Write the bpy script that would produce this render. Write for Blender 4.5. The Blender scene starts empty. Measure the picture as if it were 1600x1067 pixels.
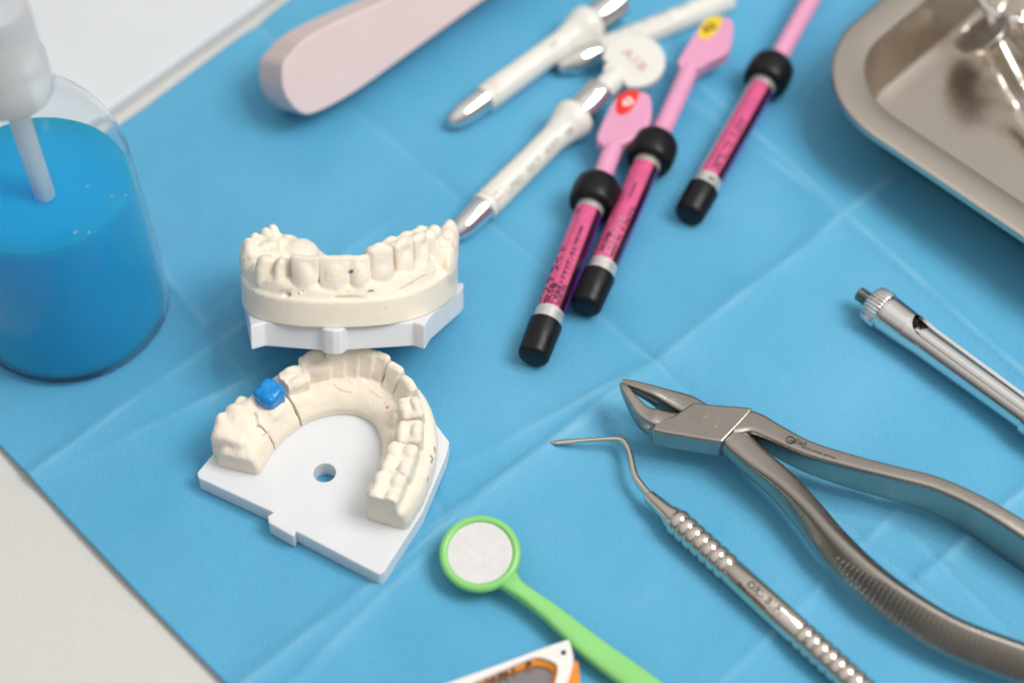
import bpy, bmesh, math, random
import numpy as np
from mathutils import Vector, Matrix
random.seed(4); rng = np.random.default_rng(7)
S = 0.001                                   # everything below is written in millimetres
sc = bpy.context.scene
COL = sc.collection

# ------------------------------------------------------------------ camera
FPX = 3000.0; TH = math.radians(52); DIST = 600.0
CAM = np.array([0, -DIST*math.cos(TH), DIST*math.sin(TH)])
CR = np.array([1., 0, 0]); CU = np.array([0, math.sin(TH), math.cos(TH)]); CV = np.array([0, math.cos(TH), -math.sin(TH)])
def P(x, y, z=0.0, o=None, n=(0, 0, 1)):
    """point of the photograph (1600x1067) -> world point on the level z (mm)"""
    o = np.array([0, 0, z], float) if o is None else np.array(o, float)
    n = np.array(n, float); r = CV + CR*(x-800)/FPX + CU*(533.5-y)/FPX
    return CAM + r*(np.dot(o-CAM, n)/np.dot(r, n))
cd = bpy.data.cameras.new('camera'); cam = bpy.data.objects.new('camera', cd); COL.objects.link(cam)
cam.location = Vector(CAM)*S; cam.rotation_euler = (math.pi/2-TH, 0, 0)
cd.sensor_width = 36; cd.lens = FPX/1600*36; cd.clip_start = 0.01; cd.clip_end = 50
cd.dof.use_dof = True; cd.dof.aperture_fstop = 4.6
cd.dof.focus_distance = float(np.dot(np.array([0, -38, 9])-CAM, CV))*S
sc.camera = cam

# ------------------------------------------------------------------ materials
def newmat(name):
    m = bpy.data.materials.new(name); m.use_nodes = True
    nt = m.node_tree; b = nt.nodes['Principled BSDF']
    return m, nt, b
def noise(nt, scale, detail=3, rough=.5, vec=None):
    n = nt.nodes.new('ShaderNodeTexNoise'); n.inputs['Scale'].default_value = scale
    n.inputs['Detail'].default_value = detail; n.inputs['Roughness'].default_value = rough
    if vec is None:
        t = nt.nodes.new('ShaderNodeTexCoord'); vec = t.outputs['Object']
    nt.links.new(vec, n.inputs['Vector']); return n
def ramp(nt, src, p):
    r = nt.nodes.new('ShaderNodeValToRGB'); e = r.color_ramp.elements
    while len(e) < len(p): e.new(.5)
    for k, (q, c) in enumerate(p):
        e[k].position = q; e[k].color = (*c, 1) if len(c) == 3 else c
    nt.links.new(src, r.inputs[0]); return r
def mat(name, col, rough=.4, metal=0, sss=0, var=.06, vscale=120, bump=0, bscale=900, rvar=.08, coat=0, spec=.5, sssr=.0012, alpha=1):
    m, nt, b = newmat(name)
    n = noise(nt, vscale, 4)
    c = np.array(col)
    r = ramp(nt, n.outputs['Fac'], [(.3, tuple(c*(1-var))), (.7, tuple(np.minimum(c*(1+var), 1)))])
    nt.links.new(r.outputs[0], b.inputs['Base Color'])
    mr = nt.nodes.new('ShaderNodeMapRange'); mr.inputs[1].default_value = .3; mr.inputs[2].default_value = .7
    mr.inputs[3].default_value = max(rough-rvar, .01); mr.inputs[4].default_value = rough+rvar
    n2 = noise(nt, vscale*2.3, 5, .6); nt.links.new(n2.outputs['Fac'], mr.inputs[0]); nt.links.new(mr.outputs[0], b.inputs['Roughness'])
    b.inputs['Metallic'].default_value = metal; b.inputs['Specular IOR Level'].default_value = spec
    if sss:
        b.inputs['Subsurface Weight'].default_value = sss; b.inputs['Subsurface Radius'].default_value = (1, .7, .5); b.inputs['Subsurface Scale'].default_value = sssr
    if coat: b.inputs['Coat Weight'].default_value = coat; b.inputs['Coat Roughness'].default_value = .08
    if bump:
        n3 = noise(nt, bscale, 4, .6); bp = nt.nodes.new('ShaderNodeBump'); bp.inputs['Strength'].default_value = bump; bp.inputs['Distance'].default_value = .0003
        nt.links.new(n3.outputs['Fac'], bp.inputs['Height']); nt.links.new(bp.outputs[0], b.inputs['Normal'])
    return m

M = {}
M['stone'] = mat('dental_stone', (.90, .81, .68), .6, sss=.2, var=.03, vscale=90, bump=.3, bscale=1300, spec=.25)
# real marks (pencil, wax) are kept in a colour attribute on the stone
def add_marks(m):
    nt = m.node_tree; b = nt.nodes['Principled BSDF']
    src = b.inputs['Base Color'].links[0].from_socket
    a = nt.nodes.new('ShaderNodeAttribute'); a.attribute_name = 'mark'
    mx = nt.nodes.new('ShaderNodeMix'); mx.data_type = 'RGBA'
    nt.links.new(a.outputs['Alpha'], mx.inputs[0]); nt.links.new(src, mx.inputs[6]); nt.links.new(a.outputs['Color'], mx.inputs[7])
    nt.links.new(mx.outputs[2], b.inputs['Base Color'])
add_marks(M['stone'])
M['plate'] = mat('white_nylon', (.76, .775, .79), .38, sss=.5, var=.015, bump=.08, bscale=500, sssr=.003)
M['wax'] = mat('blue_wax', (.003, .245, .64), .28, var=.08, vscale=300, bump=.2, bscale=350)
M['table'] = mat('white_laminate', (.655, .64, .605), .4, var=.05, vscale=1500, bump=.05, rvar=.1)
M['board'] = mat('white_board', (.70, .725, .75), .4, var=.02, vscale=40, bump=.05)
M['pink_slab'] = mat('matt_pink_plastic', (.76, .61, .60), .55, var=.02, vscale=60, bump=.08)
M['ivory'] = mat('ivory_plastic', (.80, .775, .71), .3, sss=.1, var=.02)
M['pink'] = mat('glossy_pink_plastic', (.78, .35, .53), .28, sss=.15, var=.03)
M['black'] = mat('black_rubber', (.006, .006, .007), .36, var=.2, bump=.1, bscale=600, spec=.3)
M['green'] = mat('bright_green_plastic', (.27, .66, .20), .3, var=.03)
M['chrome'] = mat('polished_chrome', (.80, .775, .75), .10, 1, var=.03, rvar=.03)
M['steel'] = mat('satin_steel', (.40, .36, .32), .26, 1, var=.03, vscale=60, bump=.06, bscale=3000, rvar=.03)
M['handle_steel'] = mat('warm_polished_steel', (.70, .63, .56), .15, 1, var=.06, vscale=200, rvar=.05)
M['tray'] = mat('brushed_tray_steel', (.60, .535, .465), .28, 1, var=.012, vscale=30, bump=.05, bscale=3000, rvar=.02)
M['silver'] = mat('silver_label', (.72, .70, .66), .3, .6, var=.08, vscale=600)
M['label_pink'] = mat('pink_label', (.80, .12, .30), .24, .35, var=.10, vscale=250, coat=.2)
M['label_dark'] = mat('dark_label', (.015, .004, .01), .3, var=.3, coat=.3)
M['label_purple'] = mat('purple_label', (.14, .02, .32), .3, var=.2, coat=.3)
M['ink'] = mat('dark_print', (.03, .01, .02), .5, var=.1)
M['grey_ink'] = mat('grey_print', (.38, .36, .33), .5, var=.1)
M['rose_ink'] = mat('rose_print', (.58, .33, .28), .5, var=.1)
M['engraving'] = mat('engraving', (.055, .04, .03), .7, 0, var=.2)
M['red'] = mat('red_sticker', (.82, .03, .02), .35, var=.1)
M['yellow'] = mat('yellow_sticker', (.86, .60, .01), .35, var=.1)
M['white'] = mat('white_enamel', (.86, .83, .79), .3, var=.02)
M['orange'] = mat('orange_acetate', (.85, .30, .02), .25, var=.15, vscale=150, sss=.2)
M['thread'] = mat('grey_thread_steel', (.33, .31, .28), .28, 1, var=.1)
M['hollow'] = mat('bore_shade', (.01, .01, .01), .5, var=.1)  # near-black colour of the plug stands in for shade inside the bore
m, nt, b = newmat('mirror_glass'); b.inputs['Base Color'].default_value = (.95, .93, .915, 1); b.inputs['Metallic'].default_value = 1
n = noise(nt, 260, 6, .7); r = ramp(nt, n.outputs['Fac'], [(.35, (.05,)*3), (.60, (.09,)*3), (.68, (.45,)*3)]); nt.links.new(r.outputs[0], b.inputs['Roughness']); r2 = ramp(nt, n.outputs['Fac'], [(.4, (.97, .95, .93)), (.62, (.90, .88, .86)), (.72, (.80, .79, .78))]); nt.links.new(r2.outputs[0], b.inputs['Base Color'])
n2 = noise(nt, 330, 3); bp = nt.nodes.new('ShaderNodeBump'); bp.inputs['Strength'].default_value = .35; bp.inputs['Distance'].default_value = .0002; nt.links.new(n2.outputs['Fac'], bp.inputs['Height']); nt.links.new(bp.outputs[0], b.inputs['Normal']); M['mirror'] = m
m, nt, b = newmat('grey_lens'); b.inputs['Base Color'].default_value = (.30, .27, .27, 1); b.inputs['Roughness'].default_value = .12; b.inputs['Metallic'].default_value = .55; M['lens'] = m
# translucent bottle and blue liquid
m, nt, b = newmat('frosted_polyethylene'); b.inputs['Base Color'].default_value = (.93, .96, .97, 1); b.inputs['Roughness'].default_value = .08
b.inputs['Transmission Weight'].default_value = .985; b.inputs['IOR'].default_value = 1.12; M['bottle'] = m
m, nt, b = newmat('milky_cap_plastic'); b.inputs['Base Color'].default_value = (.93, .95, .95, 1); b.inputs['Roughness'].default_value = .3
b.inputs['Transmission Weight'].default_value = .5; b.inputs['Subsurface Weight'].default_value = .3; b.inputs['Subsurface Scale'].default_value = .004; M['cap'] = m
m, nt, b = newmat('blue_liquid'); b.inputs['Base Color'].default_value = (.0, .48, 1.0, 1); b.inputs['Roughness'].default_value = .2; b.inputs['Specular IOR Level'].default_value = .1
b.inputs['Transmission Weight'].default_value = .18; b.inputs['IOR'].default_value = 1.3; b.inputs['Subsurface Weight'].default_value = .7; b.inputs['Subsurface Radius'].default_value = (.3, .8, 1.4); b.inputs['Subsurface Scale'].default_value = .02; M['liquid'] = m
# drape
m, nt, b = newmat('blue_nonwoven')
n = noise(nt, 14, 4, .55); r = ramp(nt, n.outputs['Fac'], [(.3, (.082, .378, .605)), (.72, (.122, .428, .655))]); 
n4 = noise(nt, 2200, 2, .6); r4 = ramp(nt, n4.outputs['Fac'], [(.3, (.93,)*3), (.7, (1.05, 1.05, 1.05))])
mx = nt.nodes.new('ShaderNodeMix'); mx.data_type = 'RGBA'; mx.blend_type = 'MULTIPLY'; mx.inputs[0].default_value = 1
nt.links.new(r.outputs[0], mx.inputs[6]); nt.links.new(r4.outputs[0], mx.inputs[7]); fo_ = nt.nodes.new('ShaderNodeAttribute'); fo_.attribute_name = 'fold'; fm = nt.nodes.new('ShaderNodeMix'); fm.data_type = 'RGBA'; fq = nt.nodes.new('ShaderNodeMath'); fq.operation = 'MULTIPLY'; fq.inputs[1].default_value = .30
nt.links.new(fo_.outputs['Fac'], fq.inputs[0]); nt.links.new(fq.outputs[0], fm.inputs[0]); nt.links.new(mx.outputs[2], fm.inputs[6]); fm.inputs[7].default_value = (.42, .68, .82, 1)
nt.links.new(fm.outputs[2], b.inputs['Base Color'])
b.inputs['Roughness'].default_value = .55; b.inputs['Sheen Weight'].default_value = .1; b.inputs['Specular IOR Level'].default_value = .35
tc = nt.nodes.new('ShaderNodeTexCoord'); mp = nt.nodes.new('ShaderNodeMapping'); mp.inputs['Rotation'].default_value = (0, 0, .8)
nt.links.new(tc.outputs['Object'], mp.inputs['Vector'])
vo = nt.nodes.new('ShaderNodeTexVoronoi'); vo.inputs['Scale'].default_value = 1150; vo.inputs['Randomness'].default_value = .35; nt.links.new(mp.outputs[0], vo.inputs['Vector'])
nn = noise(nt, 500, 4, .6); ad = nt.nodes.new('ShaderNodeMath'); ad.operation = 'ADD'
nt.links.new(vo.outputs['Distance'], ad.inputs[0]); nt.links.new(nn.outputs['Fac'], ad.inputs[1])
bp = nt.nodes.new('ShaderNodeBump'); bp.inputs['Strength'].default_value = .5; bp.inputs['Distance'].default_value = .0003
nt.links.new(ad.outputs[0], bp.inputs['Height']); nt.links.new(bp.outputs[0], b.inputs['Normal']); M['drape'] = m

# ------------------------------------------------------------------ object helpers
def wloc(o):
    v = np.zeros(3)
    while o is not None: v += np.array(o.location)/S; o = o.parent
    return v
def thing(name, label, cat, loc, group=None):
    o = bpy.data.objects.new(name, None); COL.objects.link(o); o.empty_display_size = .005
    o.location = Vector(loc)*S; o['label'] = label; o['category'] = cat
    if group: o['group'] = group
    return o
def obj(name, vf, material, parent=None, smooth=40, bevel=0, label=None, matidx=None, segs=2):
    V, F = vf; V = np.asarray(V, float); off = wloc(parent)
    me = bpy.data.meshes.new(name)
    me.from_pydata([tuple(p) for p in (V-off)*S], [], [tuple(int(i) for i in f) for f in F])
    mats = material if isinstance(material, (list, tuple)) else [material]
    for q in mats: me.materials.append(q)
    if matidx is not None: me.polygons.foreach_set('material_index', np.array(matidx, dtype=np.int32))
    bm = bmesh.new(); bm.from_mesh(me)
    bmesh.ops.recalc_face_normals(bm, faces=bm.faces)
    if bevel:
        ed = [e for e in bm.edges if len(e.link_faces) == 2 and e.calc_face_angle(0) > math.radians(28)]
        bmesh.ops.bevel(bm, geom=ed, offset=bevel*S, segments=segs, profile=.5, affect='EDGES', clamp_overlap=True)
    bmesh.ops.recalc_face_normals(bm, faces=bm.faces); bm.to_mesh(me); bm.free()
    me.update()
    if smooth:
        for p in me.polygons: p.use_smooth = True
        me.set_sharp_from_angle(angle=math.radians(smooth))
    o = bpy.data.objects.new(name, me); COL.objects.link(o); o.parent = parent
    if bevel and smooth:
        wn = o.modifiers.new('weighted', 'WEIGHTED_NORMAL'); wn.keep_sharp = True; wn.weight = 90
    if label: o['label'] = label
    return o
def tag(o, label=None, cat=None, group=None, kind=None):
    if label: o['label'] = label
    if cat: o['category'] = cat
    if group: o['group'] = group
    if kind: o['kind'] = kind
    return o
def unit(v): v = np.array(v, float); return v/np.linalg.norm(v)
def frame(d, up=(0, 0, 1)):
    d = unit(d); s = unit(np.cross(d, up)); u = np.cross(s, d); return d, s, u      # along, side, up
def join(*vfs):
    V, F, k = [], [], 0
    for v, f in vfs:
        V += [tuple(p) for p in v]; F += [tuple(i+k for i in q) for q in f]; k += len(v)
    return V, F
def lathe(prof, A, D, seg=48, up=(0, 0, 1), caps=True):
    """prof: list of (distance along, radius)"""
    d, s, u = frame(D, up); A = np.array(A, float); V = []; F = []
    for (t, r) in prof:
        for k in range(seg):
            a = 2*math.pi*k/seg; V.append(A+d*t+r*(s*math.cos(a)+u*math.sin(a)))
    n = len(prof)
    for i in range(n-1):
        for k in range(seg):
            j = (k+1) % seg; F.append((i*seg+k, i*seg+j, (i+1)*seg+j, (i+1)*seg+k))
    if caps: F.append(tuple(range(seg))[::-1]); F.append(tuple(range((n-1)*seg, n*seg)))
    return V, F
def smoothp(pts, n=8):
    """Catmull-Rom through points of any dimension"""
    p = np.array(pts, float); out = []
    q = np.vstack([2*p[0]-p[1], p, 2*p[-1]-p[-2]])
    for i in range(1, len(q)-2):
        for k in range(n):
            t = k/n
            out.append(.5*((2*q[i])+(-q[i-1]+q[i+1])*t+(2*q[i-1]-5*q[i]+4*q[i+1]-q[i+2])*t*t+(-q[i-1]+3*q[i]-3*q[i+1]+q[i+2])*t**3))
    out.append(p[-1]); return np.array(out)
def sweep(path, w, h, up=(0, 0, 1), seg=24, e=2.0, caps=True, roll=0):
    """superellipse section; w,h half sizes (numbers or arrays); e=2 round, larger = boxier"""
    path = np.array(path, float); n = len(path)
    w = np.broadcast_to(w, n); h = np.broadcast_to(h, n); rl = np.broadcast_to(roll, n); V = []; F = []
    for i in range(n):
        d = path[min(i+1, n-1)]-path[max(i-1, 0)]; d, s, u = frame(d, up); cr_, sr_ = math.cos(rl[i]), math.sin(rl[i]); s, u = s*cr_+u*sr_, u*cr_-s*sr_
        for k in range(seg):
            a = 2*math.pi*k/seg; c, q = math.cos(a), math.sin(a)
            V.append(path[i]+s*w[i]*math.copysign(abs(c)**(2/e), c)+u*h[i]*math.copysign(abs(q)**(2/e), q))
    for i in range(n-1):
        for k in range(seg):
            j = (k+1) % seg; F.append((i*seg+k, i*seg+j, (i+1)*seg+j, (i+1)*seg+k))
    if caps: F.append(tuple(range(seg))[::-1]); F.append(tuple(range((n-1)*seg, n*seg)))
    return V, F
def prism(pts, vec):
    pts = [np.array(p, float) for p in pts]; n = len(pts); vec = np.array(vec, float)
    V = pts+[p+vec for p in pts]
    F = [tuple(range(n)), tuple(range(2*n-1, n-1, -1))]+[(i, (i+1) % n, n+(i+1) % n, n+i) for i in range(n)]
    return V, F
def ringprism(outer, inner, vec):
    """same number of points in both outlines"""
    n = len(outer); vec = np.array(vec, float)
    V = [np.array(p, float) for p in outer]+[np.array(p, float) for p in inner]; V = V+[p+vec for p in V]; F = []
    for i in range(n):
        j = (i+1) % n
        F += [(i, j, n+j, n+i), (2*n+i, 3*n+i, 3*n+j, 2*n+j), (i, 2*n+i, 2*n+j, j), (n+i, n+j, 3*n+j, 3*n+i)]
    return V, F
def resample(pts, n, closed=True):
    p = np.array(pts, float)
    if closed: p = np.vstack([p, p[0]])
    L = np.r_[0, np.cumsum(np.linalg.norm(np.diff(p, axis=0), axis=1))]
    t = np.linspace(0, L[-1], n, endpoint=not closed)
    return np.array([[np.interp(x, L, p[:, k]) for k in range(p.shape[1])] for x in t])
def text_mesh(body, size, bold=0.0, res=3):
    cu = bpy.data.curves.new('lettering', 'FONT'); cu.body = body; cu.size = size; cu.offset = bold; cu.resolution_u = res
    o = bpy.data.objects.new('lettering', cu); COL.objects.link(o)
    dg = bpy.context.evaluated_depsgraph_get(); e = o.evaluated_get(dg); me = e.to_mesh()
    V = np.array([v.co[:] for v in me.vertices]) if len(me.vertices) else np.zeros((0, 3)); F = [tuple(p.vertices) for p in me.polygons]
    e.to_mesh_clear(); bpy.data.objects.remove(o); bpy.data.curves.remove(cu)
    return V, F
def text_flat(body, size, o, ex, ey, bold=0, lift=.06):
    V, F = text_mesh(body, size, bold); ex = unit(ex); ey = unit(ey); n = np.cross(ex, ey)
    return [np.array(o)+ex*v[0]+ey*v[1]+n*lift for v in V], F
def text_cyl(body, size, A, D, R, t0, ang, bold=0, sign=1, up=(0, 0, 1), lift=.1):
    """letters wrapped round a barrel: they start t0 mm along it, the baseline at angle ang (deg, 90 = top)"""
    d, s, u = frame(D, up); V, F = text_mesh(body, size, bold); out = []
    for v in V:
        t = t0+sign*v[0]; Rr = float(R(t)) if callable(R) else R; a = math.radians(ang)+sign*v[1]/Rr
        out.append(np.array(A)+d*t+(Rr+lift)*(s*math.cos(a)+u*math.sin(a)))
    return out, F

# ------------------------------------------------------------------ the setting
def slab(x0, x1, y0, y1, z0, z1):
    return prism([(x0, y0, z0), (x1, y0, z0), (x1, y1, z0), (x0, y1, z0)], (0, 0, z1-z0))
t = obj('table_top', slab(-700, 700, -420, 700, -32, -1.6), M['table'], smooth=0, bevel=2); tag(t, 'off white laminate table top around the blue sheet', 'table', kind='structure')
# white board lying beyond the drape, upper left
a = P(150, 196, 0)[:2]; b2 = P(440, -8, 0)[:2]; d = unit(b2-a); nrm = np.array([-d[1], d[0]])
q = [a-d*170, a+d*260, a+d*260+nrm*260, a-d*170+nrm*260]
bo = obj('white_board', prism([(p[0], p[1], -1.5) for p in q], (0, 0, 5)), M['board'], bevel=1.2, segs=3)
tag(bo, 'large smooth white board with a thick edge lying behind the blue bottle', 'board')

# drape
c0 = np.array([-203., 12.]); eu = unit((.689, -.726)); ev = unit((.645, .765)); n1 = 400; n2 = 400; LU, LV = 440., 420.
uu, vv = np.meshgrid(np.linspace(0, LU, n1), np.linspace(0, LV, n2), indexing='ij')
X = c0[0]+uu*eu[0]+vv*ev[0]; Y = c0[1]+uu*eu[1]+vv*ev[1]
def crease(p, q, amp, w, lim=None, sharp=1.0):
    p = P(*p)[:2]; q = P(*q)[:2]; d = unit(q-p); nn = np.array([-d[1], d[0]])
    D = (X-p[0])*nn[0]+(Y-p[1])*nn[1]; T = (X-p[0])*d[0]+(Y-p[1])*d[1]
    D = D+.35*np.sin(T/31.)+.14*np.sin(T/9.3+1)
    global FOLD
    h = amp*(.95*np.exp(-np.sqrt(D*D+.16)/(w*.85))+.42*np.exp(-np.sqrt(D*D+.1)/1.3)); crease_tint = (.55+.45*np.sin(T/5.7+w)*np.sin(T/13.1+amp))*np.exp(-(D/1.0)**2)
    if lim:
        L0, L1, f = lim; m_ = 1/(1+np.exp(-(T-L0)/f))*1/(1+np.exp((T-L1)/f)); h *= m_; crease_tint = crease_tint*m_
    FOLD = np.maximum(FOLD, np.abs(crease_tint)*(1 if amp > 0 else .5))  # sheet colour turns paler along the crease lines
    return h
def snoise(cell, seed):
    r = np.random.default_rng(seed); gx = int(520/cell)+4; g = r.normal(size=(gx, gx))
    fx = uu/cell; fy = vv/cell; ix = fx.astype(int); iy = fy.astype(int); tx = fx-ix; ty = fy-iy
    tx = tx*tx*(3-2*tx); ty = ty*ty*(3-2*ty)
    return (g[ix, iy]*(1-tx)*(1-ty)+g[ix+1, iy]*tx*(1-ty)+g[ix, iy+1]*(1-tx)*ty+g[ix+1, iy+1]*tx*ty)
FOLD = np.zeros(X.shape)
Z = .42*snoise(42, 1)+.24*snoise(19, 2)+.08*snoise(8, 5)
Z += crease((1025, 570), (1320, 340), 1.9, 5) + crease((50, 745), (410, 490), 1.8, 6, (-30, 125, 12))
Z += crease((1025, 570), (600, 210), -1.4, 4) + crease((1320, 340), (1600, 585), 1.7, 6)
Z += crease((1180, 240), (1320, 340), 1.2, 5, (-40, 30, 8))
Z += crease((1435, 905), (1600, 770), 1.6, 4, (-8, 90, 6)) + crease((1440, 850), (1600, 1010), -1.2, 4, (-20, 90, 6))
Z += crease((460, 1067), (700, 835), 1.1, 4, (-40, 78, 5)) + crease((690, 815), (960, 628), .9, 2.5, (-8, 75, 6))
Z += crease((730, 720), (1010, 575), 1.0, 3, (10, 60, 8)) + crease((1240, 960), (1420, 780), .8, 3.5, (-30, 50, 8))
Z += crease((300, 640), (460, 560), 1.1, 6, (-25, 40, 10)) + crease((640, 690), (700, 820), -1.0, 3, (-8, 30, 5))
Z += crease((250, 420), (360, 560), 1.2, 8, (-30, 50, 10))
Z = Z*.95; Z = np.where(Z > 1.5, 1.5+np.tanh((Z-1.5)/.8)*.5, Z); Z = np.where(Z < -.6, -.6-np.tanh((-.6-Z)/.5)*.4, Z)
# the sheet is pressed flat under the things that stand on it
def press(x0, y0, pts, lim):
    global Z
    pts = np.array([q[:2] for q in pts]); inside = np.ones(X.shape, bool); c = pts.mean(0); dist = np.full(X.shape, 1e9)
    for i in range(len(pts)):
        a_, b_ = pts[i], pts[(i+1) % len(pts)]; e_ = unit(b_-a_); n_ = np.array([e_[1], -e_[0]])
        if np.dot(c-a_, n_) < 0: n_ = -n_
        dist = np.minimum(dist, (X-a_[0])*n_[0]+(Y-a_[1])*n_[1])
    f = 1/(1+np.exp(-(dist+3)/1.2)); Z = Z*(1-f)+np.minimum(Z, lim)*f
tA, tB = unit((.69, -.725)), unit((.69, .725)); kc = np.array([91., 93.])
press(0, 0, [kc+tA*14+tB*14, kc+tA*220+tB*14, kc+tA*220+tB*155, kc+tA*14+tB*155], .1)
press(0, 0, [P(308, 755), P(600, 910), P(702, 710), P(600, 600), P(420, 620)], .3)
press(0, 0, [P(-10, 480), P(110, 605), P(265, 480), P(130, 380)], .1)
X = X+.5*np.sin(vv/23.)*np.exp(-uu/30); Y = Y+.6*np.sin(uu/29.)*np.exp(-vv/30)
V = np.stack([X, Y, Z], -1).reshape(-1, 3); I = np.arange(n1*n2).reshape(n1, n2)
F = np.stack([I[:-1, :-1], I[1:, :-1], I[1:, 1:], I[:-1, 1:]], -1).reshape(-1, 4)
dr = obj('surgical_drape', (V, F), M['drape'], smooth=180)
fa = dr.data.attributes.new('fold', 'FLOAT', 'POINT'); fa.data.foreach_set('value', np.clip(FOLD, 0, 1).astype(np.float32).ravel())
md = dr.modifiers.new('thickness', 'SOLIDIFY'); md.thickness = .0004; md.offset = -1
tag(dr, 'pale blue non-woven surgical sheet with fold creases spread under the instruments', 'drape')

# ------------------------------------------------------------------ implicit surfaces for the plaster casts
class Grid:
    def __init__(s, lo, hi, h):
        s.lo = np.array(lo, float); s.h = h; s.n = np.ceil((np.array(hi)-s.lo)/h).astype(int)+1
        s.F = np.full(s.n, 50., np.float32)
        s.ax = [s.lo[k]+h*np.arange(s.n[k]) for k in range(3)]
    def box(s, c, r):
        sl = []
        for k in range(3):
            a = max(0, int((c[k]-r[k]-s.lo[k])/s.h)); b = min(s.n[k], int((c[k]+r[k]-s.lo[k])/s.h)+2); sl.append(slice(a, max(a, b)))
        g = np.meshgrid(*[s.ax[k][sl[k]] for k in range(3)], indexing='ij', sparse=True)
        return tuple(sl), g
    def add(s, sl, d, k=.4): 
        f = s.F[sl]; h = np.clip(.5+.5*(f-d)/k, 0, 1); s.F[sl] = f*(1-h)+d*h-k*h*(1-h)
    def sub(s, sl, d, k=.3):
        f = s.F[sl]; d = -d; h = np.clip(.5-.5*(f-d)/k, 0, 1); s.F[sl] = f*(1-h)+d*h+k*h*(1-h)
    def ell(s, c, rad, ang=0, k=.5, sub=False, tilt=0):
        R = max(rad)+2.5; sl, (x, y, z) = s.box(c, (R, R, R))
        ca, sa = math.cos(ang), math.sin(ang); dx, dy, dz = x-c[0], y-c[1], z-c[2]
        u = dx*ca+dy*sa; v = -dx*sa+dy*ca
        if tilt: v, dz = v*math.cos(tilt)+dz*math.sin(tilt), -v*math.sin(tilt)+dz*math.cos(tilt)
        k0 = np.sqrt((u/rad[0])**2+(v/rad[1])**2+(dz/rad[2])**2)+1e-6; k1 = np.sqrt((u/rad[0]**2)**2+(v/rad[1]**2)**2+(dz/rad[2]**2)**2)+1e-6
        (s.sub if sub else s.add)(sl, k0*(k0-1)/k1, k)
    def tbox(s, c, ang, zb, zt, w0, w1, t0, t1, lean=0, r=.8, k=.35, bow=0):
        """tapered rounded box, w/t half sizes at bottom(0) and top(1); v = outward"""
        H = (zt-zb)/2; R = max(w0, w1, t0, t1)+abs(lean)+3; sl, (x, y, z) = s.box((c[0], c[1], (zb+zt)/2), (R, R, H+3))
        ca, sa = math.cos(ang), math.sin(ang); u = (x-c[0])*ca+(y-c[1])*sa; v = -(x-c[0])*sa+(y-c[1])*ca
        f = np.clip((z-zb)/(zt-zb), 0, 1); v = v-lean*f+bow*(u*u)/(w1*w1)
        q0 = np.abs(u)-(w0+(w1-w0)*f)+r; q1 = np.abs(v)-(t0+(t1-t0)*f)+r; q2 = np.abs(z-(zb+zt)/2)-H+r
        d = np.sqrt(np.maximum(q0, 0)**2+np.maximum(q1, 0)**2+np.maximum(q2, 0)**2)+np.minimum(np.maximum(np.maximum(q0, q1), q2), 0)-r
        s.add(sl, d, k)
def sdnoise(shape, cell, seed):
    r = np.random.default_rng(seed); g = r.normal(size=[int(n/cell)+3 for n in shape]).astype(np.float32)
    for ax in range(3):
        x = np.arange(shape[ax])/cell; i = x.astype(int); t = x-i; t = t*t*(3-2*t); sh = [1, 1, 1]; sh[ax] = -1; t = t.reshape(sh).astype(np.float32)
        g = np.take(g, i, axis=ax)*(1-t)+np.take(g, i+1, axis=ax)*t
    return g
def nets(G):
    F = G.F; neg = F < 0
    c = [(i, j, k) for i in (0, 1) for j in (0, 1) for k in (0, 1)]
    n = np.array(F.shape)-1
    cnt = sum(neg[i:n[0]+i, j:n[1]+j, k:n[2]+k].astype(np.uint8) for i, j, k in c)
    act = (cnt > 0) & (cnt < 8); ids = np.argwhere(act); idx = np.full(act.shape, -1, np.int64); idx[act] = np.arange(len(ids))
    val = np.stack([F[ids[:, 0]+i, ids[:, 1]+j, ids[:, 2]+k] for i, j, k in c], 1); cc = np.array(c, float)
    acc = np.zeros((len(ids), 3)); num = np.zeros(len(ids))
    for a in range(8):
        for b in range(a+1, 8):
            if abs(cc[a]-cc[b]).sum() != 1: continue
            m = (val[:, a] < 0) != (val[:, b] < 0); t = np.where(m, val[:, a]/(val[:, a]-val[:, b]+1e-12), 0)
            p = cc[a]+(cc[b]-cc[a])*t[:, None]; acc += p*m[:, None]; num += m
    V = G.lo+(ids+acc/num[:, None])*G.h; Q = []
    for ax in range(3):
        o = [a for a in range(3) if a != ax]
        sl0 = [slice(None)]*3; sl1 = [slice(None)]*3; sl0[ax] = slice(0, -1); sl1[ax] = slice(1, None)
        for a in o: sl0[a] = slice(1, -1); sl1[a] = slice(1, -1)
        A = neg[tuple(sl0)]; B = neg[tuple(sl1)]; e = np.argwhere(A != B)
        s = A[tuple(e.T)]; e = e.copy()
        for a in o: e[:, a] += 1
        def cell(d0, d1):
            q = e.copy(); q[:, o[0]] += d0; q[:, o[1]] += d1; return idx[tuple(q.T)]
        q = np.stack([cell(-1, -1), cell(0, -1), cell(0, 0), cell(-1, 0)], 1)
        flip = s if ax != 1 else ~s
        q[~flip] = q[~flip][:, ::-1]; Q.append(q)
    return V, np.vstack(Q)
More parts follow.
